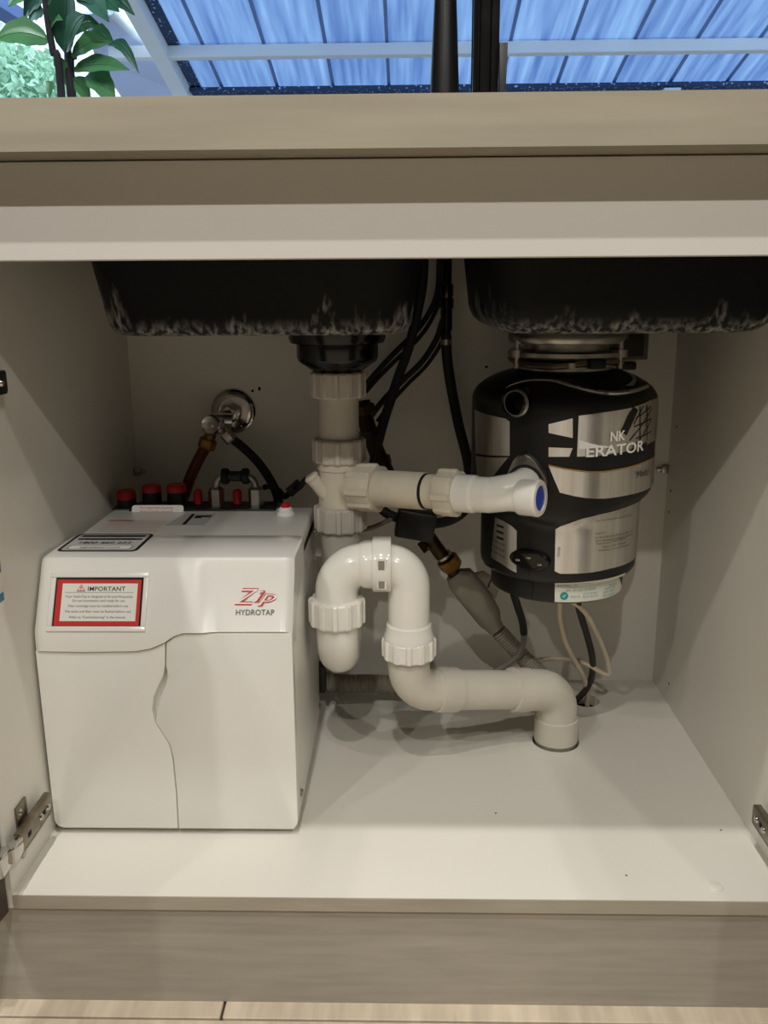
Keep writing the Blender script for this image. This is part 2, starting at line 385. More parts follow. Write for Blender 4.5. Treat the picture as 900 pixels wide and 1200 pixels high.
# a blue-printed sticker on the left side panel near the front edge
st = at(3, 690, x=-HX); st.y -= .006
stk = obj('side_sticker', box(-HX, -HX+.0004, st.y-.016, st.y+.010, st.z-.024, st.z+.036, .0), 'melamine', cab, 'clear sticker with blue print')
for a_, c_ in ((.019, .031), (-.012, -.003)): obj('print', box(-HX+.0003, -HX+.0007, st.y-.012, st.y+.006, st.z+a_, st.z+c_), 'print_blue', stk)
# doors, swung open, on concealed hinges
def hinge(parent, s, z, dark=False):
    """s = -1 left, +1 right; x measured inwards from the side panel"""
    X = lambda d: s*(HX-d)
    def bx(d0, d1, y0, y1, z0, z1, b=.0012): return box(min(X(d0), X(d1)), max(X(d0), X(d1)), y0, y1, z0, z1, b)
    h_ = obj('hinge', merge(bx(.0, .003, .026, .052, z-.024, z+.03, .001), bx(.003, .010, .030, .080, z-.008, z+.008, .001)), 'nickel', parent, 'worn nickel concealed hinge')
    arm = bx(.010, .0145, .004, .092, z-.0105, z+.0105, .001)
    obj('arm', merge(arm, bx(.006, .0145, .006, .090, z+.0105, z+.012, .0006), bx(.006, .0145, .006, .090, z-.012, z-.0105, .0006)), 'black_metal' if dark else 'nickel', h_)
    obj('knuckle', merge(bx(.004, .016, -.016, .008, z-.0095, z+.0095, .002), bx(-.004, .012, -.038, -.012, z-.012, z+.012, .003)), 'chrome', h_)
    for (yy, zz, d) in [(.034, z+.021, .003), (.034, z-.018, .003), (.058, z, .0145), (.078, z, .0145)]:
        obj('screw', cyl((X(d), yy, zz), (X(d+.002), yy, zz), .0042, .003, 14), 'chrome', h_)
    for yy in (.066, .026):
        obj('slot', bx(.0144, .0148, yy-.004, yy+.004, z-.003, z+.003, 0), 'dark_void', h_)
    return h_
for s in (-1, 1):
    xo = s*(HX+.004); ang = math.radians(7)
    d = box(0, .018, -.415, 0, -.018, ZR+.06, .0008, 1)
    if s < 0: xf(d, Matrix.Scale(-1, 4, (1, 0, 0)))
    xf(d, Matrix.Translation((xo, -.003, 0)) @ Matrix.Rotation(s*ang, 4, 'Z'))
    dr = obj('door', d, 'door_face', cab, 'dark taupe cabinet door swung wide open')
    hinge(dr, s, at(30, 962, x=-HX).z if s < 0 else at(905, 965, x=HX).z); hinge(dr, s, .545, True)
p = at(27, 1000, x=-HX)
obj('screw', cyl(p, p+Vector((.002, 0, 0)), .0055, .0045, 18), 'steel', cab)
# neighbouring closed units
for s, nm in ((-1, 'left'), (1, 'right')):
    x0, x1 = (-1.9, -HX-T-.002) if s < 0 else (HX+T+.002, 1.9)
    n = thing('base_cabinet', 'closed taupe base cabinet to the %s of the open sink cabinet' % nm, 'cabinet', ((x0+x1)/2, .3, FLZ))
    obj('carcass', box(x0, x1, .002, D+T, -T, ZW-.002), 'melamine', n)
    xm = (x0+x1)/2
    far = (x0, xm-.0015) if s < 0 else (xm+.0015, x1)
    near = (xm+.0015, x1-.06) if s < 0 else (x0+.06, xm-.0015)
    for a, c in (far, near): obj('door', box(a, c, -.018, .0, -.014, ZW-.02, .001), 'door_face', n)
# worktop
BOWL = [(-.335, .036), (.080, .412)]
Y0, Y1 = .085, .50
hole = lambda a, c: [(a+.02, Y0+.02), (c-.02, Y0+.02), (c-.02, Y1-.02), (a+.02, Y1-.02)]
wt_ = obj('worktop', holed_slab([(-1.9, -OV), (1.9, -OV), (1.9, .64), (-1.9, .64)], [hole(*b) for b in BOWL], ZW, ZT), 'worktop', smooth=False)
tag(wt_, 'pale beige wood-look laminate worktop running below the window', 'worktop')

# sink bowls: tapered rounded tubs hung below the worktop
def bowl(x0, x1, y0, y1, zt, zb, taper, rc, rb, wall=.006):
    b = bmesh.new()
    def rect(ins, z, r, n=7):
        a0, a1, c0, c1 = x0+ins, x1-ins, y0+ins, y1-ins; out = []
        for (cx, cy, s) in [(a1-r, c1-r, 0), (a0+r, c1-r, 1), (a0+r, c0+r, 2), (a1-r, c0+r, 3)]:
            for k in range(n+1):
                t = PI/2*(s+k/n); out.append(b.verts.new((cx+r*math.cos(t), cy+r*math.sin(t), z)))
        return out
    loops = [rect(0, zt, rc)]
    hh = zt-zb
    for f in (.25, .5, .75): loops.append(rect(taper*f*(1-rb/hh), zt-(hh-rb)*f, rc))
    for k in range(0, 8):
        t = PI/2*k/7; loops.append(rect(taper*(1-rb/hh)+rb*.75*(1-math.cos(t)), zb+rb-rb*math.sin(t), rc))
    last = loops[-1]
    for a, c in zip(loops, loops[1:]):
        for i in range(len(a)): b.faces.new((a[i], a[(i+1) % len(a)], c[(i+1) % len(a)], c[i]))
    b.faces.new(last)
    # inside skin
    ins = [rect(wall, zt, rc-wall*.5), rect(taper+wall, zb+rb, rc-wall*.5), rect(taper+rb*.75+wall, zb+wall+.004, rc-wall*.5)]
    for i in range(len(ins[0])):
        b.faces.new((loops[0][i], loops[0][(i+1) % len(ins[0])], ins[0][(i+1) % len(ins[0])], ins[0][i]))
    for a, c in zip(ins, ins[1:]):
        for i in range(len(a)): b.faces.new((a[i], a[(i+1) % len(a)], c[(i+1) % len(a)], c[i]))
    b.faces.new(ins[-1])
    return b
ZB = .589
for (x0, x1), lab, rb, tp in zip(BOWL, ('black composite sink bowl above the white drain pipe, scuffed grey at its foot', 'black composite sink bowl above the silver waste disposer, scuffed grey at its foot'), (.02, .034), (.024, .018)):
    s_ = obj('sink_bowl', bowl(x0, x1, Y0, Y1, ZW, ZB, tp, .045, rb), 'sink_black', loc=((x0+x1)/2, (Y0+Y1)/2, ZB))
    tag(s_, lab, 'sink', 'under-worktop sink bowls')

# ------------------------------------------------------------------ sink waste pipework
WX, WY = -.0805, .335
pipe = thing('sink_waste_pipe', 'white and grey plastic drain pipework with bottle-white trap below left sink bowl', 'drain pipe', (EL.x, EL.y, 0))
pipe['label'] = 'white and grey plastic drain pipework with screwed trap under the left sink bowl'
def nut(c, axis, R, L, n=12, m='pvc_grey', lip=True, name='nut'):
    seg = n*8
    def mod(t):
        k = (t/(2*PI)*n) % 1
        return 1.045 if k < .14 or k > .86 else (1.0/math.cos((k-.5)*2*PI/n)*math.cos(PI/n)*1.0+.012)
    pr = [(R*.80, -L/2), (R*.93, -L/2), (R*.96, -L/2+.002), (R*.96, L/2-.003), (R*.93, L/2-.001), (R*.88, L/2), (R*.80, L/2)]
    b = bmesh.new(); rings = []
    for r, z in pr:
        flat = r < R*.93
        rings.append([b.verts.new(((r*(1 if flat else mod(2*PI*i/seg)))*math.cos(2*PI*i/seg), (r*(1 if flat else mod(2*PI*i/seg)))*math.sin(2*PI*i/seg), z)) for i in range(seg)])
    for a, c_ in zip(rings, rings[1:]):
        for i in range(seg): b.faces.new((a[i], a[(i+1) % seg], c_[(i+1) % seg], c_[i]))
    b.faces.new(rings[0][::-1]); b.faces.new(rings[-1])
    return obj(name, place(b, c, axis), m, pipe, angle=25)
zv = lambda v, y, u=397: at(u, v, y=y).z
# strainer basket body under the bowl
obj('basket_waste', place(lathe([(.0625, .589), (.0625, .576), (.060, .570), (.0525, .568), (.0525, .551), (.050, .546), (.036, .5365), (.030, .532)][::-1], 48), (WX, WY, 0)), 'black_gloss', pipe, 'black strainer basket waste')
nut((WX, WY, .5165), (0, 0, 1), .0365, .033, 12, 'pvc_down')
obj('down_pipe', cyl((WX, WY, .44), (WX, WY, .515), .0268), 'pvc_down', pipe)
nut((WX, WY, .4305), (0, 0, 1), .0355, .031, 12, 'pvc_down')
# tee
obj('tee', merge(place(lathe([(.030, .345), (.0285, .352), (.0285, .404), (.0302, .405), (.0302, .417), (.0285, .420)], 40), (WX, WY, 0)),), 'pvc_aged', pipe)
nut((WX, WY, .3385), (0, 0, 1), .0355, .033, 12, 'pvc_down')
obj('down_pipe', cyl((WX, WY, .215), (WX, WY, .335), .0268), 'pvc_down', pipe)
# branch to the disposer comes forward to the right
A = Vector((WX, WY, .381)); B = at(626, 583.5, y=.19)
bd = (B-A).normalized()
def along(u):
    lo, hi = 0., 1.2
    for _ in range(40):
        md = (lo+hi)/2
        if proj(A+(B-A)*md)[0] < u: lo = md
        else: hi = md
    return A+(B-A)*lo
obj('tee_branch', cyl(along(398), along(424), .0245), 'pvc_aged', pipe)
nut(along(431), bd, .0325, .036, 8, 'pvc_aged')
obj('branch_pipe', merge(cyl(along(440), along(499), .0238), ), 'pvc_aged', pipe)
obj('gap_ring', cyl(along(498), along(502), .0226), 'dark_void', pipe)
obj('branch_pipe', cyl(along(500), along(530), .0218), 'pvc_aged', pipe)
nut(along(527), bd, .0300, .026, 8, 'pvc_aged')
obj('disposer_elbow', merge(cyl(along(530), along(556), .0234), cyl(along(556), along(560), .0234, .0218), cyl(along(560), along(574), .0218), cyl(along(574), along(598), .0218, .0178), cyl(along(598), along(620), .0178)), 'pvc_white', pipe)
e0 = along(622)
obj('end_cap', place(lathe([(.0175, -.014), (.0208, -.0135), (.0216, -.012), (.0218, .006), (.0222, .0065), (.0222, .0105), (.0205, .0125), (.0152, .0127), (.0152, .009)], 40), e0, bd), 'pvc_white', pipe)
obj('cap_plug', place(lathe([(.0151, .0085), (.0151, .0108), (.013, .0112)], 32), e0, bd), 'cap_blue', pipe, 'blue plug in the white cap')
# side spigot at the tee
s0 = Vector((WX-.018, WY-.012, .366)); s1 = at(366, 560, y=.318)
s1 = at(365, 559, y=.318); s0 = Vector((WX-.010, WY-.012, .362))
obj('side_spigot', merge(cyl(s0, s1, .0095, .0088), cyl(s1-(s1-s0).normalized()*.004, s1+(s1-s0).normalized()*.003, .0100, bev=.002)), 'pvc_aged', pipe)
# trap: U towards the front, then over and down
ty = .245
U = fillet([(WX, WY, .225), (WX, WY, .1655), (WX, ty, .1655), (WX, ty, .225)], .0448, 14)
obj('trap_bend', tube(U, .0272, 32), 'pvc_white', pipe)
nut((WX, ty, .2385), (0, 0, 1), .0362, .034, 12, 'pvc_white')
zt_ = .2995; x2 = .0115
E1 = fillet([(WX, ty, .235), (WX, ty, zt_), (-.030, ty, zt_)], .036, 14)
obj('trap_elbow', tube(E1, .0272, 32), 'pvc_white', pipe)
obj('socket', place(lathe([(.0272, -.006), (.0302, 0), (.0308, .010), (.0308, .016)], 40), (-.045, ty, zt_), (1, 0, 0)), 'pvc_white', pipe)
cl_ = obj('clamp_collar', place(lathe([(.030, 0), (.0342, .0005), (.0350, .002), (.0350, .022), (.0342, .0235), (.028, .024)], 44), (-.0345, ty, zt_), (1, 0, 0)), 'pvc_white', pipe)
for dz in (.009, -.0155):
    c0 = Vector((-.022, ty-.0345*math.cos(math.asin(dz/.035)), zt_+dz))
    fr_ = obj('slot_frame', box(c0.x-.0058, c0.x+.0058, c0.y-.0015, c0.y+.003, c0.z-.0074, c0.z+.0074, .0006, 1), 'pvc_white', cl_)
    obj('slot', box(c0.x-.0042, c0.x+.0034, c0.y-.0019, c0.y+.001, c0.z-.0058, c0.z+.0058), 'hose_grey', cl_)
E2 = fillet([(-.020, ty, zt_), (x2, ty, zt_), (x2, ty, .195)], .030, 14)
obj('trap_elbow', tube(E2, .0266, 32), 'pvc_white', pipe)
obj('collar', place(lathe([(.0266, .222), (.0290, .2195), (.0300, .210), (.0320, .206), (.0325, .198), (.0315, .195)][::-1], 44), (x2, ty, 0)), 'pvc_white', pipe)
nut((x2, ty, .1885), (0, 0, 1), .0350, .026, 12, 'pvc_white')
obj('seal_sleeve', cyl((x2, ty, .166), (x2, ty, .180), .0275), 'pvc_down', pipe)
c3 = Vector((x2, ty, .128)); c4 = Vector((EL.x-.001, EL.y, .080))
hd = (c4-c3).normalized()
E3 = fillet([(x2, ty, .176), c3, c3+hd*.075], .040, 14)
obj('outlet_elbow', tube(E3, .0272, 32), 'pvc_grey', pipe)
obj('socket', place(lathe([(.0272, 0), (.0300, .001), (.0300, .030), (.0265, .031)], 40), c3+hd*.040, hd), 'pvc_grey', pipe)
obj('outlet_pipe', cyl(c3+hd*.060, c4-hd*.06, .0268), 'pvc_grey', pipe)
obj('socket', place(lathe([(.0268, 0), (.0306, .001), (.0306, .028), (.028, .029)], 40), c4-hd*.080, hd), 'pvc_grey', pipe)
E4 = fillet([c4-hd*.058, c4, (EL.x, EL.y, .004)], .036, 14)
obj('floor_elbow', tube(E4, .0290, 32), 'pvc_grey', pipe)
obj('socket', place(lathe([(.0285, .040), (.0312, .038), (.0312, .004)][::-1], 40), (EL.x, EL.y, 0)), 'pvc_grey', pipe)
obj('floor_pipe', cyl((EL.x, EL.y, -.10), (EL.x, EL.y, .006), .0300), 'hose_grey', pipe)

# ------------------------------------------------------------------ boiling water unit
zu = thing('water_boiler_unit', 'white boxy boiling-water unit with red-bordered IMPORTANT notice on its front', 'water boiler', (-.27, .26, 0))
ZX0, ZX1, ZF, ZBk = -.4165, -.1215, .114, .41
obj('body', merge(box(ZX0+.003, ZX1-.001, .160, ZBk, .008, .326, .005, 3), box(ZX0+.0032, ZX1-.0012, ZF+.010, .300, .0082, .236, .004, 2)), 'zip_body', zu)
obj('top_cover', box(ZX0+.006, ZX1-.001, .235, ZBk, .305, .3335, .005, 3), 'zip_body', zu)
for fx in (ZX0+.02, ZX1-.02):
    for fy in (ZF+.03, ZBk-.03): obj('foot', cyl((fx, fy, 0), (fx, fy, .010), .010), 'black_rubber', zu)
fx_ = lambda u, v: (lambda p: (p.x, p.z))(at(u, v, y=ZF))
low = [fx_(36, 762), fx_(100, 763), fx_(160, 762), fx_(178, 759), fx_(194, 752), fx_(206, 744), fx_(216, 741), fx_(260, 741), fx_(338, 741)]
low[0] = (ZX0, low[0][1]); low[-1] = (ZX1, low[-1][1])
def lowz(x):
    for (a, za), (c, zc) in zip(low, low[1:]):
        if a <= x <= c: return za+(zc-za)*(x-a)/(c-a)
    return low[0][1] if x < low[0][0] else low[-1][1]
# fascia: leans back above the doors and folds over the top
FP = [(.1095, None), (.1105, .262), (.1447, .3247), (.1490, .3327), (.1525, .3362), (.159, .3378), (.246, .3368), (.250, .3350)]
cols = []; DENT = at(228, 680, y=.13).x
bm = bmesh.new(); nC = 84
for i in range(nC+1):
    x = ZX0+(ZX1-ZX0)*i/nC
    e = min(i, nC-i); ins = [.006, .0025, .0008][e] if e < 3 else 0
    zl = lowz(x)+.0008; pts = []
    for y, z in FP:
        z = zl if z is None else z
        if y < .12 and z == .262: z = max(z, zl+.0006)
        k_ = {0: 1, 1: 1, 2: 1, 3: .3}.get(len(pts), 0); e_ = max(0, min(1, (x-(DENT-.010+.25*(.33-z)))/.020)); y = y+.0035*k_*e_*e_*(3-2*e_)
        pts.append(Vector((x, y+ins, z-ins*.6)))
    pts += [Vector((x, .250, .30)), Vector((x, .135, zl))]
    cols.append([bm.verts.new(p) for p in pts])
for a, c in zip(cols, cols[1:]):
    for k in range(len(a)): bm.faces.new((a[k], a[(k+1) % len(a)], c[(k+1) % len(a)], c[k]))
bm.faces.new(cols[0]); bm.faces.new(cols[-1][::-1])
fas = obj('fascia', bm, 'zip_white', zu, angle=28)
# the two front doors share a seam with a finger scoop
seam = [fx_(194.5, 757), fx_(194, 780), fx_(192, 792), fx_(186, 804), fx_(181, 816), fx_(179, 832), fx_(182, 846), fx_(191, 860), fx_(199, 872), fx_(203, 890), fx_(207, 930), fx_(209, 970)]
ZB0 = .008
seam[-1] = (seam[-1][0], ZB0)
xs0 = seam[0][0]
left = [(ZX0, lowz(ZX0)-.0012)]+[(x, z-.0012) for x, z in low[1:] if x < xs0-.004]+[(xs0-.0005, lowz(xs0)-.0012)]+[(x-.0006, z) for x, z in seam[1:]]+[(ZX0+.011, ZB0), (ZX0+.005, ZB0+.002), (ZX0+.0015, ZB0+.007), (ZX0+.0005, ZB0+.013)]
scoop = lambda x, z: x+.0006+(.007 if .165 < z < .205 else .0045 if .155 < z < .213 else 0)
right = [(xs0+.0008, lowz(xs0)-.0012)]+[(x, z-.0012) for x, z in low if x > xs0+.004]+[(ZX1-.0005, ZB0+.012), (ZX1-.0015, ZB0+.006), (ZX1-.006, ZB0)]+[(scoop(x, z), z) for x, z in seam[1:]][::-1]
to3 = lambda a, c: Vector((a, ZF-.001, c))
obj('front_door', prism(left, to3, (0, 1, 0), .014, .0012), 'zip_white', zu)
obj('front_door', prism(right, to3, (0, 1, 0), .014, .0012), 'zip_white', zu)
# notice on the sloping fascia
s_dir = Vector((0, .0395, .0725)).normalized(); n_dir = Vector((0, -.0725, .0395)).normalized(); s_o = Vector((0, .1105, .262))
def onf(u, v):
    d = ray(u, v); t = (s_o-CAM).dot(n_dir)/d.dot(n_dir); p = CAM+d*t
    return p.x, (p-s_o).dot(s_dir)
def slab(x0, x1, a0, a1, lift, th, name, m, parent, bev=.0, **k):
    pts = [(x0, a0), (x1, a0), (x1, a1), (x0, a1)]
    return obj(name, prism(pts, lambda x, a: s_o+Vector((x, 0, 0))+s_dir*a+n_dir*(lift+th), -n_dir, th, bev), m, parent, **k)
xa, aa = onf(61, 734); xb, ab = onf(169, 677)
rim = .006
bz = obj('screen_bezel', merge(*[prism(q, lambda x, a: s_o+Vector((x, 0, 0))+s_dir*a+n_dir*.0022, -n_dir, .004, .0008) for q in (
    [(xa-rim, aa-rim), (xb+rim, aa-rim), (xb+rim, aa), (xa-rim, aa)], [(xa-rim, ab), (xb+rim, ab), (xb+rim, ab+rim), (xa-rim, ab+rim)],
    [(xa-rim, aa), (xa, aa), (xa, ab), (xa-rim, ab)], [(xb, aa), (xb+rim, aa), (xb+rim, ab), (xb, ab)])]), 'zip_white', zu)
sc_ = slab(xa, xb, aa, ab, -.001, .0018, 'display_panel', 'screen', zu)
xr0, ar0 = onf(63, 733.5); xr1, ar1 = onf(166.5, 679.5)
nb = slab(xr0, xr1, ar0, ar1, .0008, .0003, 'notice_border', 'print_red', zu, label='red-bordered notice sticker')
xw0, aw0 = onf(70, 728); xw1, aw1 = onf(162, 684)
slab(xw0, xw1, aw0, aw1, .0011, .0002, 'notice_paper', 'paper', nb)
pf = lambda x0, a0, lift=.0015: (lambda x, y: s_o+Vector((x0+x, 0, 0))+s_dir*(a0+y)+n_dir*lift)
Wn = xw1-xw0; Hn = aw1-aw0
text('IMPORTANT', Wn*.50, pf(xw0+Wn*.34, aw0+Hn*.80), 'print_black', nb, height=Hn*.115, off=.012, spacing=1.05)
slab(xw0+Wn*.04, xw1-Wn*.05, aw0+Hn*.755, aw0+Hn*.763, .0013, .0002, 'rule_line', 'print_black', nb)
tx, ta = xw0+Wn*.25, aw0+Hn*.87; tr_ = Hn*.115
tri = lambda k: [(tx-k*1.0, ta-k*.75), (tx+k*1.0, ta-k*.75), (tx, ta+k*.95)]
for k, m_, lf in ((tr_, 'print_red', .0014), (tr_*.72, 'paper', .0016)):
    obj('warning_triangle', prism(tri(k), lambda x, a, lf=lf: s_o+Vector((x, 0, 0))+s_dir*a+n_dir*lf, -n_dir, .0001), m_, nb, smooth=False)
slab(tx-.0006, tx+.0006, ta-tr_*.1, ta+tr_*.35, .0017, .0001, 'exclamation_mark', 'print_red', nb); slab(tx-.0006, tx+.0006, ta-tr_*.45, ta-tr_*.25, .0017, .0001, 'exclamation_mark', 'print_red', nb)
for ln, f, wd in [('Your HydroTap is designed to be used frequently.', .62, .90), ('Do not commission until ready for use.', .51, .70), ('Filter cartridge must be installed before use.', .37, .80), ('The tanks and filter must be flushed before use.', .225, .88), ('Refer to "Commissioning" in the manual.', .075, .74)]:
    text(ln, Wn*wd, pf(xw0+Wn*(1-wd)/2, aw0+Hn*f), 'print_black', nb, height=Hn*.062)
# maker's logo
lx0, la0 = onf(274, 709); lx1, la1 = onf(326, 689)
lh = la1-la0; lw = lx1-lx0; DL = -.0026
for off_, m_, lf in ((.035, 'print_red', .0008), (-.012, 'zip_white', .0011)):
    text('Z', lw*.56, pf(lx0, la0+lh*.06, lf+DL), m_, zu, height=lh*.92, off=off_, shear=.35)
    text('ip', lw*.52, pf(lx0+lw*.45, la0+lh*.20, lf+DL+.0001), m_, zu, height=lh*.70, off=off_, shear=.35)
hx0, ha0 = onf(276, 719.5); hx1, _a = onf(321, 719.5)
text('HYDROTAP', hx1-hx0, pf(hx0, ha0-.0008, .0008+DL), 'print_grey', zu, height=.0062, off=.004)
# stickers on the top
def ont(u, v):
    p0 = Vector((0, .160, .3378)); n = Vector((0, .001, .087)).normalized(); d = ray(u, v); t = (p0-CAM).dot(n)/d.dot(n); return CAM+d*t
tn = Vector((0, .001, .087)).normalized(); td = Vector((0, .087, -.001)).normalized()
def tslab(q, lift, th, name, m, parent, **k):
    return obj(name, prism(q, lambda x, a: Vector((x, .160, .3378))+td*a+tn*(lift+th), -tn, th), m, parent, **k)
def rrect(x0, x1, y0, y1, r, n=4):
    out = []
    for cx, cy, s in [(x1-r, y1-r, 0), (x0+r, y1-r, 1), (x0+r, y0+r, 2), (x1-r, y0+r, 3)]:
        for k in range(n+1): t = PI/2*(s+k/n); out.append((cx+r*math.cos(t), cy+r*math.sin(t)))
    return out
pa = ont(64, 647); pb = ont(162, 648); pc_ = ont(172, 626)
X0, X1 = pa.x, pb.x-.004; Aa, Ab = (pa-Vector((pa.x, .160, .3378))).dot(td)+.002, (pc_-Vector((pc_.x, .160, .3378))).dot(td)
ph = tslab(rrect(X0, X1, Aa, Ab, .008), .0002, .0004, 'phone_sticker', 'print_black', zu, label='black-bordered service sticker')
tslab(rrect(X0+.004, X1-.004, Aa+.004, Ab-.004, .005), .0006, .0001, 'sticker_paper', 'paper_grey', ph)
Hh = Ab-Aa
for f in (.80, .62): tslab(rrect(X0+.008, X1-.008, Aa+Hh*f, Aa+Hh*(f+.10), .002), .0007, .0001, 'black_bar', 'print_black', ph)
tf = lambda x0, a0, lift=.0009: (lambda x, y: Vector((x0+x, .160, .3378))+td*(a0+y)+tn*lift)
text('1800 460 222', (X1-X0)*.66, tf(X0+(X1-X0)*.17, Aa+Hh*.40), 'print_black', ph, height=Hh*.12, off=.02)
tslab(rrect(X0+.010, X1-.010, Aa+Hh*.10, Aa+Hh*.30, .003), .00072, .0001, 'pill_box', 'print_grey', ph); tslab(rrect(X0+.011, X1-.011, Aa+Hh*.115, Aa+Hh*.285, .003), .00083, .0001, 'pill_fill', 'paper', ph)
text('zipwater.com', (X1-X0)*.5, tf(X0+(X1-X0)*.25, Aa+Hh*.15, .0011), 'print_black', ph, height=Hh*.10)
zt2 = .3336
def flat(u, v): return at(u, v, z=zt2)
p0 = flat(125, 611)
text('WARNING', .036, lambda x, y: Vector((p0.x+x, p0.y+y, zt2+.0003)), 'print_red', zu, height=.008, off=.02)
p1 = flat(112, 623); p2 = flat(185, 609)
for k in range(7):
    yy = p1.y+(p2.y-p1.y)*k/7
    text('Refer servicing to qualified personnel only', .075, lambda x, y, yy=yy: Vector((p1.x+.004+x, yy+y, zt2+.0003)), 'print_pink', zu, height=.004)
c1 = flat(193, 616); c2 = flat(230, 604)
pd = obj('diagram_label', prism([(c1.x, c1.y), (c1.x+.052, c1.y), (c2.x+.026, c2.y+.01), (c1.x+.012, c2.y+.01)], lambda x, y: Vector((x, y, zt2+.0004)), (0, 0, -1), .0004), 'paper_grey', zu)
obj('diagram_print', merge(box(c1.x+.022, c1.x+.027, c1.y+.004, c2.y+.006, zt2+.0003, zt2+.0007), box(c1.x+.030, c1.x+.052, c2.y-.012, c2.y-.002, zt2+.0003, zt2+.0007), box(c1.x+.030, c1.x+.040, c2.y-.017, c2.y-.009, zt2+.0003, zt2+.0007)), 'print_black', pd)
# connection tray with capped ports
p = at(260, 600, y=.405)
tray = obj('port_tray', box(-.385, -.175, 0.385, ZBk+.028, .318, .3365, .004), 'black_plastic', zu)
obj('port_tray', box(-.411, -.383, .392, ZBk+.024, .318, .3365, .004), 'black_plastic', zu)
g1, g2 = at(154, 602, y=.380), at(214, 592, y=.380); gz = g1.z
tgp = lambda x, h_, lf=0: Vector((g1.x+x, .380+h_*.5-lf*.9, gz+h_*.87+lf*.5))
tg = obj('tag_card', prism(rrect(0, g2.x-g1.x, 0, .0125, .004), lambda x, h_: tgp(x, h_), (0, .87, -.5), .0005), 'paper', zu, label='white tag with red print')
for k, ln in enumerate(('For optimum cleaning', 'HydroTap kit required')):
    text(ln, .046, lambda x, y, k=k: tgp(.012+x, .0072-.0052*k+y, .0004), 'print_red', tg, height=.0030)
for u, v0, v1, r in [(148, 572, 583, .0135), (178, 566, 575, .0135), (207, 565, 575, .0135)]:
    z1 = at(u, v0, y=.415).z-.003; z0 = at(u, v1, y=.415).z; x = at(u, 580, y=.415).x
    pt = obj('port', place(lathe([(.0135, .333), (.0135, z0), (.012, z0+.002)], 28), (x, .415, 0)), 'black_plastic', zu)
    obj('cap', place(lathe([(r, z0-.001), (r*1.03, z0+.002), (r, z1-.002), (r*.9, z1)], 28), (x, .415, 0)), 'red_plastic', pt, 'red dust cap')
for u in (232, 278):
    x = at(u, 580, y=.412).x; za = at(u, 573, y=.412).z; zb_ = at(u, 588, y=.412).z
    pt = obj('port', place(lathe([(.0055, .333), (.0055, zb_+.002)], 20), (x, .412, 0)), 'black_plastic', zu)
    obj('cap', place(lathe([(.0062, zb_-.002), (.0062, za-.004), (.0045, za-.001), (.002, za)], 20), (x, .412, 0)), 'red_plastic', pt, 'red push-on cap')
xh = [at(u, 582, y=.408).x for u in (254, 300)]
for x in xh:
    z1 = at(254, 573, y=.408).z; z0 = .335
    obj('hex_nut', place(lathe([(.0108, z0), (.0108, z1), (.008, z1+.003)], 6), (x, .408, 0)), 'steel', zu)
obj('red_washer', cyl((xh[0]-.006, .418, .334), (xh[0]-.006, .418, .355), .008), 'red_plastic', zu)
zl_ = at(277, 558, y=.408).z
lp = fillet([(xh[0], .408, z1), (xh[0], .408, zl_), (xh[1], .408, zl_), (xh[1], .408, z1)], .014, 8)
lo_ = obj('loop_pipe', tube(lp, .0048, 16), 'steel', zu, 'bent steel loop pipe')
xm_ = (xh[0]+xh[1])/2
for dx in (-.0145, .0145): obj('grommet', place(lathe([(.010, -.005), (.0115, -.003), (.0115, .003), (.010, .005)], 24), (xm_+dx, .408, zl_), (1, 0, 0)), 'black_rubber', lo_)
obj('clamp', cyl((xm_-.008, .408, zl_), (xm_+.008, .408, zl_), .0075), 'outlet_dark', lo_)
pbn = at(335, 603, z=zt2); pbn.z = zt2
rb_ = obj('relief_valve', place(lathe([(.0125, 0), (.0125, .003), (.010, .005), (.010, .008), (.0075, .011)], 28), pbn), 'zip_white', zu)
obj('red_button', place(lathe([(.0065, .010), (.0065, .014), (.0045, .0165)], 20), pbn), 'red_plastic', rb_)
for (y_, z_) in [(.155, .032), (ZBk-.012, .028), (ZBk-.012, .300)]:
    obj('side_screw', place(lathe([(.0045, 0), (.0045, .0015), (.003, .003)], 16), (ZX1-.001, y_, z_), (1, 0, 0)), 'steel', zu)
obj('rear_socket', box(ZX1-.004, ZX1+.008, ZBk-.004, ZBk+.02, .045, .088, .002), 'black_plastic', zu)

# ------------------------------------------------------------------ waste disposer
DX, DY = .2125, .335
dsp = thing('waste_disposer', 'silver and black cylindrical food waste disposer hanging below the right sink bowl', 'waste disposer', (DX, DY, .243))
PR = [(.060, .243), (.082, .2445), (.0872, .2475), (.0880, .252), (.0880, .272), (.0900, .2735), (.0985, .276), (.1022, .281), (.1030, .290), (.1032, .330), (.1032, .366), (.1060, .372), (.1130, .379), (.1165, .385), (.1178, .392), (.1180, .400), (.1180, .440), (.1180, .494), (.1178, .500), (.1160, .506), (.1110, .5135), (.1020, .5205), (.0900, .527), (.0750, .5325), (.0600, .536)]
def dip(z, th):      # the flared black skirt hangs lower below the outlet
    w_ = max(0, min(1, (z-.300)/.035, (.470-z)/.07))
    return -.020*w_*math.exp(-((th+.17)/.6)**2)
def rad(z, th=None):
    if th is not None: z = z-dip(z, th)
    for (ra, za), (rb2, zb2) in zip(PR, PR[1:]):
        if za <= z <= zb2: return ra+(rb2-ra)*(z-za)/(zb2-za)
    return 0
bm = bmesh.new(); rings = []; NS = 96
zs = sorted(set([z for _, z in PR]+[.300+.004*k for k in range(30)]))
for z in zs: rings.append([bm.verts.new((DX+rad(z, t_)*math.sin(t_), DY-rad(z, t_)*math.cos(t_), z)) for t_ in [-PI+2*PI*i/NS for i in range(NS)]])
for a, c in zip(rings, rings[1:]):
    for i in range(NS): bm.faces.new((a[i], a[(i+1) % NS], c[(i+1) % NS], c[i]))
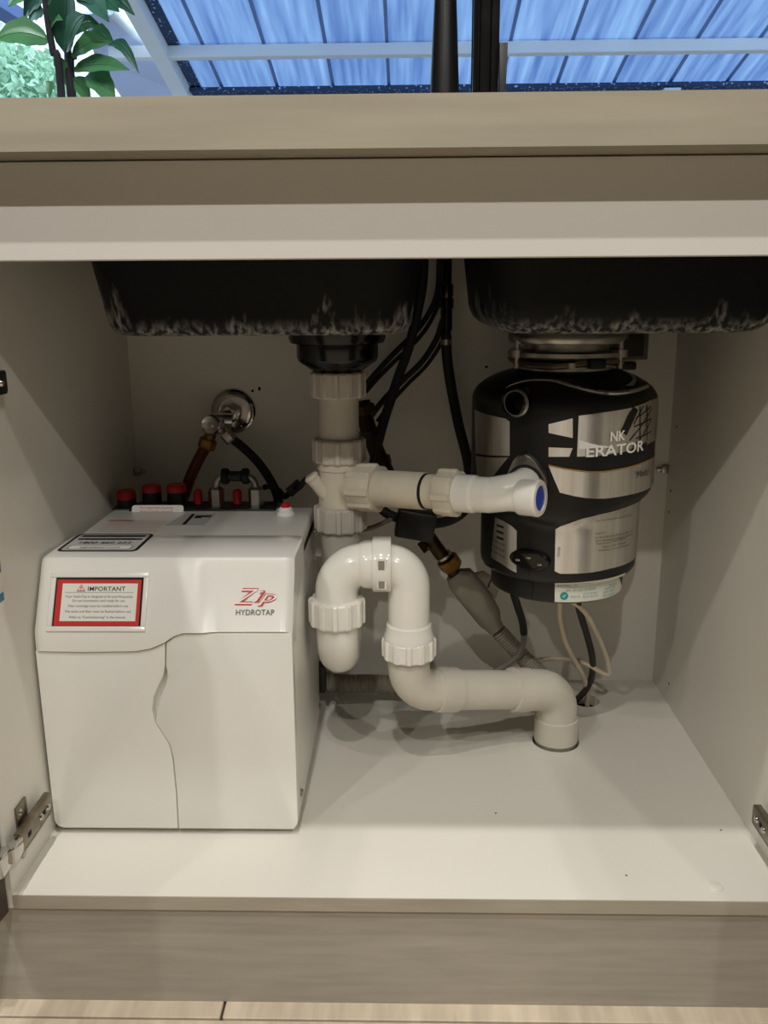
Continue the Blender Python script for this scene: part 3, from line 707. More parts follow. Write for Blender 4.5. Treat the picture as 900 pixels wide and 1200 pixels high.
bm.faces.new(rings[0][::-1]); bm.faces.new(rings[-1])
obj('housing', bm, 'black_plastic', dsp, angle=50)
def surf(u, v):
    d = ray(u, v).normalized(); t = .9; best = None
    while t < 1.7:
        p = CAM+d*t; th = math.atan2(p.x-DX, DY-p.y); q = math.hypot(p.x-DX, p.y-DY); rr = rad(p.z, th)
        if q < rr: return th, p.z      # theta from the room-facing side, to the right positive
        if rr and (best is None or q-rr < best[0]): best = (q-rr, th, p.z)
        t += .0008
    return best[1], best[2]            # beside the silhouette: closest approach
def cpt(th, z, lift=0, r=None):
    rr = (rad(z, th) if r is None else r)+lift
    return Vector((DX+rr*math.sin(th), DY-rr*math.cos(th), z))
def patch(top, bot, name, m, lift=.0008, parent=None, ext=0, n=24, rows=14, **k):
    """curved plate between an upper and a lower edge given as measured points on the housing"""
    tp = sorted(surf(*p) for p in top); bt = sorted(surf(*p) for p in bot)
    if ext:
        tp.append((tp[-1][0]+ext, tp[-1][1])); bt.append((bt[-1][0]+ext, bt[-1][1]))
    def ev(L, f):
        t = L[0][0]+(L[-1][0]-L[0][0])*f
        for (a, za), (c, zc) in zip(L, L[1:]):
            if t <= c+1e-9: return t, za+(zc-za)*((t-a)/(c-a) if c > a else 0)
        return L[-1]
    b = bmesh.new(); g = []
    for i in range(n+1):
        A_ = ev(tp, i/n); B_ = ev(bt, i/n)
        g.append([b.verts.new(cpt(B_[0]+(A_[0]-B_[0])*j/rows, B_[1]+(A_[1]-B_[1])*j/rows, lift)) for j in range(rows+1)])
    for a, c in zip(g, g[1:]):
        for j in range(rows): b.faces.new((a[j], c[j], c[j+1], a[j+1]))
    return obj(name, b, m, parent or dsp, **k)
pu = patch([(678, 487), (700, 484), (738, 478), (761, 469)], [(676, 535), (700, 534), (738, 528), (761, 519)], 'silver_panel', 'brushed', ext=.5)
patch([(643, 497), (671, 490)], [(643, 507), (671, 513)], 'silver_panel', 'brushed', n=8)
patch([(643, 524), (671, 525)], [(643, 535), (667, 535)], 'silver_panel', 'brushed', n=8)
pb_ = patch([(643, 546), (660, 550), (690, 554), (705, 554), (730, 550), (758, 541)], [(656, 577), (672, 581), (690, 584), (710, 584), (735, 580), (756, 574)], 'silver_band', 'brushed', ext=.5)
patch([(643, 544), (660, 548), (690, 552), (705, 552), (730, 548), (758, 539)], [(643, 546), (660, 550), (690, 554), (705, 554), (730, 550), (758, 541)], 'gold_line', 'gold', ext=.5, lift=.0009, rows=1)
pl_ = patch([(651, 620), (654, 617.5), (680, 608), (705, 602), (743, 590)], [(650, 669), (653, 672), (690, 671), (715, 666), (741, 656)], 'silver_panel', 'brushed', ext=.35)
pq = patch([(581, 606), (590, 610), (600, 616), (606, 622)], [(576, 653), (588, 660), (600, 668), (606, 671)], 'silver_panel', 'brushed', n=12)
pz = patch([(557, 480), (570, 485), (596, 491), (598, 494)], [(558, 531), (570, 533), (590, 534), (598, 534)], 'silver_panel', 'brushed', n=12)
patch([(558, 534), (575, 536), (596, 536)], [(560, 560), (572, 562), (580, 556)], 'silver_panel', 'brushed', n=10)
lb = patch([(650, 683), (690, 681), (727, 673)], [(650, 705), (690, 704), (727, 692)], 'rating_label', 'label_pale', ext=.1, label='pale rating label with teal print')
# black artwork on the upper silver plate
def stroke(a, c, wd, m='black_plastic', lift=.0012, parent=pu, name='artwork_line'):
    (ta_, za_), (tb_, zb_) = surf(*a), surf(*c); b = bmesh.new(); n = 8; prev = None
    dx, dz = (tb_-ta_)*.118, zb_-za_; L = math.hypot(dx, dz) or 1; ox, oz = -dz/L*wd/2/.118, dx/L*wd/2
    for i in range(n+1):
        t = ta_+(tb_-ta_)*i/n; z = za_+(zb_-za_)*i/n
        q = (b.verts.new(cpt(t-ox, z-oz, lift)), b.verts.new(cpt(t+ox, z+oz, lift)))
        if prev: b.faces.new((prev[0], q[0], q[1], prev[1]))
        prev = q
    return obj(name, b, m, parent)
stroke((744, 478), (730, 508), .010); stroke((738, 482), (726, 508), .0015)
for a, c in [((749, 476), (749, 520)), ((757, 474), (757, 516)), ((763, 478), (737, 516)), ((762, 492), (744, 522)), ((762, 490), (742, 500)), ((762, 505), (744, 514)), ((762, 476), (744, 490)), ((753, 475), (742, 497))]:
    stroke(a, c, .0016)
stroke((676, 537), (700, 537), .004); stroke((700, 537), (736, 532), .006); stroke((736, 531), (757, 521), .008)
# lettering wrapped round the shell
def wrap(u, v, r_=None):
    t0, z0 = surf(u, v)
    rr = rad(z0)
    return lambda x, y, t0=t0, z0=z0, sl=0: cpt(t0+x/rr, z0+y, .0016)
def wrapw(u0, v0, u1, v1):
    (t0, z0), (t1, z1) = surf(u0, v0), surf(u1, v1); rr = rad(z0)
    W_ = (t1-t0)*rr
    return W_, (lambda x, y: cpt(t0+x/rr, z0+(z1-z0)*x/W_+y, .0024))
Wt, fm = wrapw(686, 535, 752, 527); text('ERATOR', Wt, fm, 'paper', dsp, height=.0125, off=.022)
Wt, fm = wrapw(714, 517, 731, 515); text('NK', Wt*1.0, fm, 'paper', dsp, height=.0115, off=.022)
patch([(678, 515), (690, 519), (702, 521.5), (715, 523)], [(678, 526), (690, 525.3), (702, 524.6), (715, 524)], 'artwork_flash', 'paper', lift=.0013, n=10, rows=2, parent=pu)
Wt, fm = wrapw(744, 560, 758, 556); text('Model', Wt, fm, 'print_black', dsp, height=.009)
for ln, u0, v0, u1, v1 in [('For service and parts contact', 697, 611, 739, 603), ('Australia:', 697, 626, 708, 624), ('In-Sink-Erator Division, Emerson', 697, 630.5, 739, 622), ('471 Mountain Highway, Bayswater', 697, 634.5, 739, 626), ('Telephone: 1300 136 205', 697, 638, 731, 631), ('Fax: 03 9720', 705, 641.5, 731, 636), ('Website: www.insinkerator', 700, 645.5, 736, 638)]:
    Wt, fm = wrapw(u0, v0, u1, v1); text(ln, Wt, fm, 'print_black', pl_, height=.0022)
Wt, fm = wrapw(655, 652, 658, 652); text('721128', .012, (lambda x, y, f0=surf(656, 652): cpt(f0[0]-y/.103, f0[1]+x, .0016)), 'print_grey', pl_, height=.003)
# label print
t0, z0 = surf(661, 698)
obj('tick_mark', place(lathe([(.0052, 0), (.0052, .0003)], 24), cpt(t0, z0, .0010), (math.sin(t0), -math.cos(t0), 0)), 'print_teal', lb)
obj('tick_mark', place(prism([(-.0022, 0), (-.0008, -.0022), (.0032, .0030), (-.0008, -.0004)], lambda x, y: Vector((x, y, .0005)), (0, 0, -1), .0001), cpt(t0, z0, .0010), (math.sin(t0), -math.cos(t0), 0), (0, 0, 1)), 'label_pale', lb, smooth=False)
for ln, u0, v0, u1, v1, hh, mm_ in [('MODEL  75', 654, 686.5, 676, 686, .0022, 'print_grey'), ('S/N', 663, 692, 668, 692, .0022, 'print_grey'), ('0112511010558', 671, 692, 696, 690, .003, 'print_teal'), ('N23136', 668, 699.5, 679, 699, .0026, 'print_teal'), ('CAUTION DISCONNECT', 682, 696, 699, 694.5, .002, 'print_teal'), ('BEFORE SERVICING', 682, 699.5, 699, 697.5, .002, 'print_teal'), ('RISK OF SHOCK', 705, 699, 718, 695, .0024, 'print_teal'), ('230V 50Hz', 705, 695, 718, 691, .0024, 'print_teal'), ('550W 2.4A', 707, 691, 719, 687, .0024, 'print_teal'), ('IP X4', 712, 686.5, 719, 684, .0024, 'print_teal')]:
    Wt, fm = wrapw(u0, v0, u1, v1); text(ln, Wt, fm, mm_, lb, height=hh)
for ln, u0, v0, u1, v1, hh in [('LifeGuard warranty', 578, 645, 593, 654, .004), ('parts and labour', 578, 639, 593, 647, .004), ('in home service', 579, 633, 593, 640, .004)]:
    Wt, fm = wrapw(u0, v0, u1, v1); text(ln, Wt, fm, 'print_black', pq, height=hh)
for v in (615, 622, 629): stroke((583, v), (591, v+3), .003, 'print_black', parent=pq, name='print_mark')
# chrome trim sweeping over the shoulder
tp_ = catmull([cpt(*surf(*p), lift=.0005) for p in [(592, 456), (600, 451), (620, 446), (645, 446), (668, 452), (692, 458), (715, 461), (738, 459), (757, 453)]], 6)
obj('chrome_trim', tube(tp_, lambda t: .0008+.0026*min(1, t*1.3), 10), 'chrome', dsp, 'thin chrome trim line')
patch([(729, 434), (735, 437)], [(731, 452), (741, 452)], 'shine_patch', 'brushed', n=4, rows=8)  # metal patch imitating a white highlight on the black shoulder
# spare inlet and reset plate
t0, z0 = surf(607, 471); nrm = Vector((math.sin(t0), -math.cos(t0), 0))
iv = obj('dishwasher_inlet', place(lathe([(.0175, -.012), (.0168, .010), (.0145, .0115), (.0135, .0105), (.0135, -.004)], 32), cpt(t0, z0, 0), nrm), 'black_gloss', dsp)
obj('inlet_ring', place(lathe([(.0170, .0095), (.0150, .0118), (.0143, .0118)], 32, cap=False), cpt(t0+.03, z0, .0003), nrm), 'steel', iv)
t0, z0 = surf(621, 655); nrm = Vector((math.sin(t0), -math.cos(t0), 0))
bm = place(lathe([(.0265, -.006), (.0260, .003), (.0235, .0045)], 40), (0, 0, 0)); xf(bm, Matrix.Diagonal((1, .5, 1, 1)))
rp_ = obj('reset_plate', place(bm, cpt(t0, z0, 0), nrm, (0, 0, 1)), 'black_gloss', dsp)
for dx, dz in ((-.014, -.002), (.0, .003), (.014, -.004)):
    obj('terminal', place(box(-.003, .003, -.0014, .0014, .004, .0062, .0005), cpt(t0+dx/.1, z0+dz, 0), nrm, (0, 0, 1)), 'steel', rp_)
tn0, zn0 = surf(618, 600)
sm_ = [cpt(tn0, z, .0004) for z in [.249, .262, .271, .279, .29, .31, .33]]
obj('mould_seam', tube(sm_, .0007, 6), 'dark_void', dsp)
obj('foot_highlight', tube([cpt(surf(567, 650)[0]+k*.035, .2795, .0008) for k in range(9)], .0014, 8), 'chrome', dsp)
# mounting collar to the sink
mz = lambda v: at(650, v, y=DY-.06).z
cm = obj('mount_collar', place(lathe([(.060, .534), (.060, .539), (.066, .540), (.066, .547), (.058, .548), (.0545, .550), (.0545, .568), (.0715, .569), (.0735, .572), (.0735, .578), (.070, .5885)], 56), (DX, DY, 0)), 'steel', dsp, 'steel sink mounting collar')
obj('lock_ring', place(lathe([(.058, .5505), (.071, .5505), (.0735, .553), (.0735, .558), (.070, .5605), (.058, .5605)], 56), (DX, DY, 0)), 'steel', cm)
obj('wire_ring', tube([Vector((DX+.069*math.sin(a), DY-.069*math.cos(a), .5455+.003*math.sin(a*3))) for a in [2*PI*i/60 for i in range(60)]], .0042, 10), 'nickel', cm)
for a in (-1.15, 1.05, 2.9):
    c_ = Vector((DX+.0715*math.sin(a), DY-.0715*math.cos(a), 0))
    obj('mount_screw', merge(cyl(c_+Vector((0, 0, .538)), c_+Vector((0, 0, .573)), .0035), cyl(c_+Vector((0, 0, .552)), c_+Vector((0, 0, .561)), .0085)), 'steel', cm)
a = .35; c_ = Vector((DX+.074*math.sin(a), DY-.074*math.cos(a), .5465))
obj('lug', place(box(-.011, .011, -.006, .006, -.006, .006, .002), c_, (math.sin(a), -math.cos(a), 0), (0, 0, 1)), 'black_metal', cm)
# outlet flange plate
t0, z0 = surf(619, 565); nrm = Vector((math.sin(t0), -math.cos(t0), 0)); fc = cpt(t0, z0, .003)
hull = []
for k in range(40):
    a = 2*PI*k/40; r_ = max(.0255, .0355*abs(math.cos(a-PI/2-.15))**6*1.0+.0255*(1-abs(math.cos(a-PI/2-.15))**6)); hull.append((r_*math.cos(a), r_*math.sin(a)))
r_, u_, a_ = frame(nrm, (0, 0, 1))
fp = obj('outlet_flange', prism(hull, lambda x, y: fc+r_*x+u_*y+nrm*.006, -nrm, .014, .001), 'steel', dsp, 'metal outlet flange plate')
sp_ = fc+u_*.030+r_*(-.0045)
obj('flange_screw', merge(cyl(sp_+nrm*.006, sp_+nrm*.009, .0055, .0045, 18)), 'chrome', fp)
obj('flange_gasket', place(lathe([(.0235, 0), (.0235, .0015)], 32), fc+nrm*.006, nrm), 'black_rubber', fp)
obj('elbow_neck', tube(fillet([fc+nrm*.004, fc+nrm*.026+Vector((0, 0, -.003)), along(566)], .018, 8), .0200, 24), 'pvc_white', pipe)

# ------------------------------------------------------------------ valve on the back wall
rc_ = at(274, 482, y=D)
val = thing('stop_valve', 'chrome angle stop valve with round wall plate on the back panel', 'valve', (rc_.x, D, rc_.z))
obj('wall_plate', place(lathe([(.0345, 0), (.0345, .004), (.030, .008), (.024, .009), (.023, .006), (.014, .006)], 48), rc_, (0, -1, 0)), 'chrome', val)
vb = at(262, 491, y=D-.055)
obj('valve_body', merge(cyl(rc_, vb, .011), cyl(rc_+(vb-rc_)*.35, rc_+(vb-rc_)*.6, .0145, seg=6), cyl(vb+Vector((.012, .002, -.003)), vb-Vector((.020, .004, .002)), .0115)), 'chrome', val)
hk = at(246, 498, y=D-.085)
obj('handle', merge(place(lathe([(.011, -.020), (.0155, -.018), (.0155, -.002), (.0135, 0), (.011, -.0015), (.004, -.0015), (.004, .0005)], 28), hk, (-.25, -1, .1)), cyl(vb, hk+Vector((.006, .02, 0)), .009)), 'chrome', val)
bn = at(243, 520, y=D-.06)
obj('brass_nut', merge(place(lathe([(.0125, -.008), (.0135, -.006), (.0135, .006), (.0125, .008)], 6), bn, (.35, 0, 1)), cyl(vb-Vector((.012, 0, 0)), bn, .009)), 'brass', val)
hn = at(268, 512, y=D-.06)
obj('hose_nut', merge(place(lathe([(.0085, -.009), (.010, -.007), (.010, .007), (.0085, .009)], 6), hn, (.6, 0, -.7)), cyl(vb, hn, .006)), 'steel', val)
cp = [bn, at(232, 540, y=D-.06), at(222, 562, y=D-.065), at(212, 592, y=D-.09), at(206, 610, y=D-.10)]
tag(obj('copper_pipe', tube(catmull(cp), .0085, 18), 'copper', loc=cp[-1]), 'dark copper pipe running from the stop valve down behind the boiler unit', 'pipe')
hp = [hn, at(281, 521, y=D-.06), at(300, 539, y=D-.065), at(314, 558, y=D-.075), at(324, 578, y=D-.085), at(328, 600, y=D-.10)]
tag(obj('braided_hose', tube(catmull(hp), .0068, 16), 'black_rubber', loc=hp[-1]), 'dark braided hose arching from the stop valve to the boiler unit', 'hose')
hp = [at(310, 571, y=.43), at(316, 570, y=.44), at(326, 574, y=.45), at(334, 582, y=.45), at(342, 574, y=.44), at(352, 568, y=.41), at(359, 562, y=.36)]
fx2 = thing('overflow_hose', 'thin black hose from the boiler ports to the tee spigot', 'hose', hp[0])
obj('hose', tube(catmull(hp), .0042, 12), 'black_rubber', fx2)
c_ = at(345, 572, y=.43); obj('clip', place(merge(box(-.0075, .0075, -.003, -.0015, -.011, .011, .0005), box(-.0075, .0075, .0015, .003, -.011, .011, .0005), box(-.0075, .0075, -.003, .003, .009, .012, .0005)), c_, (.7, 0, .6)), 'black_plastic', fx2)

# ------------------------------------------------------------------ hoses and fittings behind the pipework
def hose(pts, r, m, name, label, cat='hose', group=None, seg=14):
    P = [at(u, v, y=y) for u, v, y in pts]
    return tag(obj(name, tube(catmull(P), r, seg), m, loc=P[-1]), label, cat, group)
G = 'black hoses behind the drain'
hose([(497, 296, .47), (494, 340, .47), (481, 400, .465), (464, 450, .46), (448, 500, .45), (438, 545, .44), (438, 580, .43), (450, 599, .425), (468, 608, .42)], .0072, 'black_rubber', 'flexible_hose', 'thick black hose hanging in front of the thinner hoses, down behind the tee', group=G)
hose([(515, 296, .515), (513, 340, .515), (502, 368, .51), (484, 392, .50), (460, 416, .50), (438, 440, .50), (424, 456, .50), (415, 462, .5)], .0042, 'black_rubber', 'flexible_hose', 'thin black hose, upper one crossing left towards the drain basket', group=G)
hose([(520, 300, .53), (517, 345, .525), (506, 374, .52), (490, 397, .51), (466, 420, .505), (444, 442, .505), (428, 460, .505)], .0032, 'black_rubber', 'flexible_hose', 'thinnest black hose running just under the upper crossing hose', group=G)
hose([(519, 374, .51), (512, 396, .51), (496, 422, .505), (474, 444, .50), (452, 466, .50), (436, 486, .495), (428, 500, .49)], .0045, 'black_rubber', 'flexible_hose', 'black hose of the lower crossing pair, leaving the threaded connector', group=G)
hose([(524, 380, .52), (517, 402, .52), (500, 428, .515), (478, 450, .51), (458, 472, .505), (442, 494, .50)], .0030, 'black_rubber', 'flexible_hose', 'thin black cable of the lower crossing pair', group=G)
rh = [(523, 392, .50), (524, 420, .50), (529, 455, .50), (538, 500, .49), (548, 540, .48), (551, 575, .47), (544, 598, .46), (526, 610, .45), (505, 614, .43)]
t = thing('tap_hose', 'black tap hose with threaded connector, rightmost of the hanging hoses', 'hose', at(505, 614, y=.43), G)
obj('hose', tube(catmull([at(u, v, y=y) for u, v, y in rh]), .0076, 16), 'black_rubber', t)
q0 = at(523, 392, y=.50); zq = lambda v: at(523, v, y=.50).z
obj('connector', place(lathe([(.0065, zq(395)), (.0065, zq(388)), (.0085, zq(387)), (.0085, zq(362)), (.0100, zq(361)), (.0105, zq(350)), (.0085, zq(349)), (.0095, zq(346)), (.0095, zq(334)), (.007, zq(332)), (.0068, zq(296))], 20), (q0.x, .50, 0)), 'black_gloss', t)
obj('ferrule', ring((q0.x, .50, zq(404)), (0, 0, 1), .0086, .006, .008), 'steel', t)
# control block and brass fittings
bc = at(487, 613, y=.42)
blk = thing('valve_block', 'black valve block with brass outlet behind the trap', 'valve', bc)
bm = box(-.028, .028, -.02, .02, -.021, .021, .004); xf(bm, Matrix.Translation(bc) @ Matrix.Rotation(math.radians(10), 4, 'Y')); obj('block', bm, 'black_plastic', blk)
b1, b2, b3 = at(503, 630, y=.43), at(519, 650, y=.435), at(533, 672, y=.44)
obj('outlet_tube', cyl(b1, b3, .0105), 'brass_dark', blk)
obj('outlet_nut', place(lathe([(.0135, -.011), (.0165, -.009), (.0165, .006), (.0145, .010)], 8), at(527, 660, y=.437), b3-b1), 'brass', blk)
obj('nut_ring', place(lathe([(.0125, 0), (.0125, .004)], 24), b2, b3-b1), 'steel', blk)
obj('side_port', cyl(at(494, 634, y=.43), at(502, 645, y=.425), .008), 'brass_dark', blk)
pts = [at(u, v, y=y) for u, v, y in [(424, 470, .47), (428, 490, .465), (436, 515, .455), (446, 540, .445), (456, 560, .44)]]
bt = thing('mixing_valve', 'dark brass tube with fittings half hidden behind the grey downpipe', 'valve', pts[-1])
obj('tube', tube(catmull(pts), .012, 18), 'brass_dark', bt)
for (u, v, r) in [(427, 480, .016), (434, 508, .0155), (447, 540, .014)]:
    c_ = at(u, v, y=.46); obj('fitting_nut', place(lathe([(r*.8, -.008), (r, -.006), (r, .006), (r*.8, .008)], 8), c_, (.25, 0, -1)), 'brass_dark' if v != 508 else 'black_metal', bt)
hose([(418, 622, .40), (440, 617, .41), (462, 606, .42)], .0035, 'grey_cord', 'thin_cable', 'thin grey cable between the downpipe and the black block', 'cable')
# grey tundish adapter with corrugated hose
d0, d1 = at(533, 676, y=.44), at(586, 742, y=.44)
ad = thing('hose_adapter', 'grey plastic drain adapter with ribbed hose slanting down behind the outlet pipe', 'hose adapter', d1)
ax = (d1-d0).normalized(); sd = Vector((ax.z, 0, -ax.x)); sd = -sd if sd.x < 0 else sd
prof = [(-.004, -.012, .013), (.006, -.016, .026), (.030, -.017, .028), (.060, -.017, .026), (.083, -.0165, .022), (.096, -.0135, .0135), (.104, -.0125, .0125)]
bm = bmesh.new(); loops = []
for l_, a, c in prof:
    cen = d0+ax*l_+sd*((a+c)/2); rx = (c-a)/2; ry = min(rx, .019); lp_ = []
    for k in range(24):
        t_ = 2*PI*k/24; cx = math.copysign(abs(math.cos(t_))**.6, math.cos(t_)); sy = math.copysign(abs(math.sin(t_))**.6, math.sin(t_))
        lp_.append(bm.verts.new(cen+sd*(rx*cx)+Vector((0, ry*sy, 0))))
    loops.append(lp_)
for a, c in zip(loops, loops[1:]):
    for k in range(24): bm.faces.new((a[k], a[(k+1) % 24], c[(k+1) % 24], c[k]))
bm.faces.new(loops[0][::-1]); bm.faces.new(loops[-1])
obj('body', bm, 'hose_grey', ad)
fl_ = d0+ax*.035+sd*.027
obj('side_web', prism([(-.022, 0), (.030, 0), (.022, .012), (-.004, .016), (-.016, .012)], lambda a, c: fl_+ax*a+sd*c+Vector((0, -.002, 0)), (0, 1, 0), .004, .0005), 'hose_grey', ad)
obj('web_slot', cyl(fl_+ax*.008+sd*.002+Vector((0, -.003, 0)), fl_+ax*.000+sd*.014+Vector((0, -.003, 0)), .0009, seg=8), 'dark_void', ad)
cpth = catmull([d1-ax*.004, at(600, 757, y=.44), at(622, 780, y=.44), at(645, 800, y=.45), HO+Vector((-.004, 0, .02)), HO+Vector((0, 0, -.05))], 14)
cpth = catmull([d1-ax*.004, at(600, 757, y=.44), at(622, 780, y=.44), at(640, 797, y=.445), at(652, 812, y=.45)], 14)
obj('ribbed_hose', corrugated(cpth, .0130), 'hose_grey', ad)
P = [at(u, v, y=y) for u, v, y in [(376, 797, .44), (400, 801, .45), (440, 801, .455), (480, 805, .46), (540, 812, .47), (600, 812, .48)]]
for p_ in P: p_.z = max(p_.z, .0165)
tag(obj('ribbed_drain_hose', corrugated(catmull(P, 14), .0150), 'hose_grey', loc=P[0]), 'grey ribbed hose lying along the base board beside the boiler unit', 'hose')

# ------------------------------------------------------------------ cords below the disposer
t = thing('earth_cord', 'short black-sleeved grey cord hanging left below the disposer', 'cord', at(590, 778, y=.46))
k1 = [(602, 696, .37), (607, 712, .38), (612, 728, .39), (614, 742, .40)]
obj('sleeve', tube(catmull([at(u, v, y=y) for u, v, y in k1]), .0055, 14), 'black_rubber', t)
k2 = [(614, 740, .40), (613, 755, .405), (606, 768, .41), (594, 778, .415), (580, 786, .42)]
obj('cord', tube(catmull([at(u, v, y=y) for u, v, y in k2]), .0042, 14), 'grey_cord', t)
k1 = [(676, 702, .36), (681, 722, .38), (689, 748, .41), (694, 770, .43), (694, 790, .45), (688, 806, .465), (679, 817, .475), (673, 824, .478)]
pk = [at(u, v, y=y) for u, v, y in k1]+[Vector((HO.x-.012, HO.y+.002, -.03))]
obj('power_cord', tube(catmull(pk), .0050, 14), 'outlet_dark', dsp, 'dark grey power cord')
hose([(656, 702, .37), (656, 725, .38), (662, 752, .40), (674, 775, .43), (685, 795, .455), (689, 815, .475), (688, 830, .482), (688, 842, .49)], .0040, 'clear_tube', 'clear_tube', 'straight pale clear tube dropping from the disposer into the cable hole', 'tube')
hose([(669, 703, .36), (686, 718, .37), (701, 745, .39), (711, 772, .42), (714, 786, .43), (712, 790, .432), (705, 788, .435), (690, 779, .44), (672, 773, .45), (645, 772, .46), (622, 776, .465), (600, 783, .47)], .0038, 'clear_tube', 'clear_tube', 'pale clear tube looping right from the disposer then back left along the wall', 'tube')
# power outlet on the back panel
o1, o2 = at(716, 386, y=D), at(757, 421, y=D)
t = thing('power_outlet', 'grey power outlet on the back panel behind the disposer collar', 'power outlet', ((o1.x+o2.x)/2, D, o2.z))
obj('plate', box(o1.x-.04, o2.x, D-.010, D, o2.z, o1.z+.03, .002), 'outlet_plate', t)
obj('plug', box(o1.x-.03, o2.x-.012, D-.034, D-.009, o2.z+.006, o1.z+.016, .004), 'outlet_dark', t)
obj('switch', box(o1.x+.004, o1.x+.018, D-.037, D-.033, o1.z-.012, o1.z+.002, .001), 'outlet_plate', t)
o3 = at(722, 424, y=D); obj('cable_clip', box(o3.x, o3.x+.03, D-.008, D, o3.z-.012, o3.z, .003), 'outlet_dark', t)

# ------------------------------------------------------------------ tap on the worktop
tx_ = at(521.5, 50, y=.56).x
tap = thing('kitchen_tap', 'matt black kitchen tap standing on the worktop in front of the window', 'tap', (tx_, .56, ZT))
zA, zB_ = at(521, 106, y=.56).z, at(521, 0, y=.56).z
sl = (.0205-.0155)/(zB_-zA)
obj('base_ring', place(lathe([(.027, ZT), (.027, ZT+.006), (.024, ZT+.008)], 36), (tx_, .56, 0)), 'black_metal', tap)
obj('body', place(lathe([(.0215, ZT+.006), (.0208, zA), (.0158, zB_), (.0140, zB_+.05), (.0130, 1.10)], 36), (tx_, .56, 0)), 'black_metal', tap)
obj('spout', tube(fillet([(tx_, .56, 1.09), (tx_, .56, 1.24), (tx_, .36, 1.24), (tx_, .36, 1.13)], .07, 14), .0125, 20), 'black_metal', tap)
obj('lever', cyl((tx_+.010, .56, 1.09), (tx_+.085, .55, 1.12), .006, .0045), 'black_metal', tap)

# ------------------------------------------------------------------ outside
obj('outside_ground', box(-12, 12, RY1+.13, 16, -.5, -.35), 'paving', kind='structure')
YF = 4.5
rd = ray(478, 585).normalized()                     # fall line of the roof
F0 = at(230, 104, y=YF); zF = (at(230, 104, y=YF).z+at(850, 100, y=YF).z)/2
def roof(x, y): return Vector((x, y, zF-(YF-y)*rd.z/rd.y))
roofT = thing('patio_roof', 'blue translucent polycarbonate patio roof on white beams outside the window', 'roof', (1.0, YF, zF))
sk = rd.x/rd.y
ribs = [at(u, 103, y=YF).x for u in (262, 327, 393, 456, 521, 586, 652, 718, 782, 848)]
stp = (ribs[-1]-ribs[0])/9
ribs = [ribs[0]+stp*k for k in range(-1, 17)]
YN = .95
def rx(x, y): return x-(YF-y)*sk
xleft = at(226, 106, y=YF).x
ym = None
for yy in [YF-.002*k for k in range(1700)]:
    if proj(roof(rx(ribs[3], yy), yy))[1] < 50: ym = yy; break
ym = ym or 3.3
for a, c in zip(ribs, ribs[1:]):
    a2 = max(a, xleft)
    if c <= xleft+.01: continue
    for ya, yb in ((ym, YF), (YN, ym)):
        q = [roof(rx(a2, ya), ya), roof(rx(c, ya), ya), roof(rx(c, yb), yb), roof(rx(a2, yb), yb)]
        b = bmesh.new(); lo4 = [b.verts.new(p) for p in q]; hi4 = [b.verts.new(p+Vector((0, 0, .006))) for p in q]
        b.faces.new(lo4[::-1]); b.faces.new(hi4)
        for k in range(4): b.faces.new((lo4[k], lo4[(k+1) % 4], hi4[(k+1) % 4], hi4[k]))
        obj('roof_panel', b, 'polycarbonate', roofT, smooth=False)
def beam(p, q, wd, ht, name, m, parent, drop=0):
    p, q = Vector(p)-Vector((0, 0, drop)), Vector(q)-Vector((0, 0, drop)); L = (q-p).length
    return obj(name, place(box(-wd/2, wd/2, -ht, 0, 0, L, .003, 1), p, q-p, (0, 0, 1)), m, parent)
mat('rib_blue', (104, 132, 186), .5, noise=.1, scale=10)
for x in ribs:
    if x > xleft+.05: beam(roof(rx(x, YN), YN), roof(rx(x, YF), YF), .018, .012, 'rib', 'rib_blue', roofT)
beam(roof(xleft-.3, ym), roof(ribs[-1]+.4, ym), .07, .055, 'purlin', 'white_paint', roofT, .012)
beam(roof(xleft-.05, YF-.02), roof(ribs[-1]+.4, YF-.02), .14, .02, 'grime_strip', 'grime', roofT, .008)
beam(roof(xleft-.05, YF+.09), roof(ribs[-1]+.4, YF+.09), .10, .16, 'gutter', 'rib_blue', roofT, -.03)
beam(roof(rx(xleft+.03, YN), YN), roof(rx(xleft+.03, YF), YF), .06, .012, 'grime_strip', 'grime', roofT, .002)
beam(roof(rx(xleft-.04, YN), YN), roof(rx(xleft-.04, YF), YF), .08, .08, 'rafter', 'white_paint', roofT, .0)
for xx in (xleft-.04, ribs[9], ribs[-1]):
    pt_ = roof(xx, YF-.06); obj('post', box(xx-.045, xx+.045, YF-.105, YF-.015, -.35, pt_.z-.05, .003), 'white_paint', roofT)
fn = thing('garden_fence', 'grey upright timber fence at the back of the garden', 'fence', (0, 7.4, -.35))
mat('fence_timber', (120, 112, 104), .8, noise=.25, scale=5, stretch=(6, 1, .6))
for zz in (.1, 1.0): obj('rail', box(-6.2, 6.2, 7.42, 7.46, zz, zz+.08), 'fence_timber', fn)
b0 = obj('board', box(-6.2, -5.97, 7.40, 7.42, -.35, 1.25, .004, 1), 'fence_timber', fn)
for k in range(1, 52):
    o = bpy.data.objects.new('board', b0.data); COL.objects.link(o); o.parent = fn; o.location = (k*.24, 0, 0)
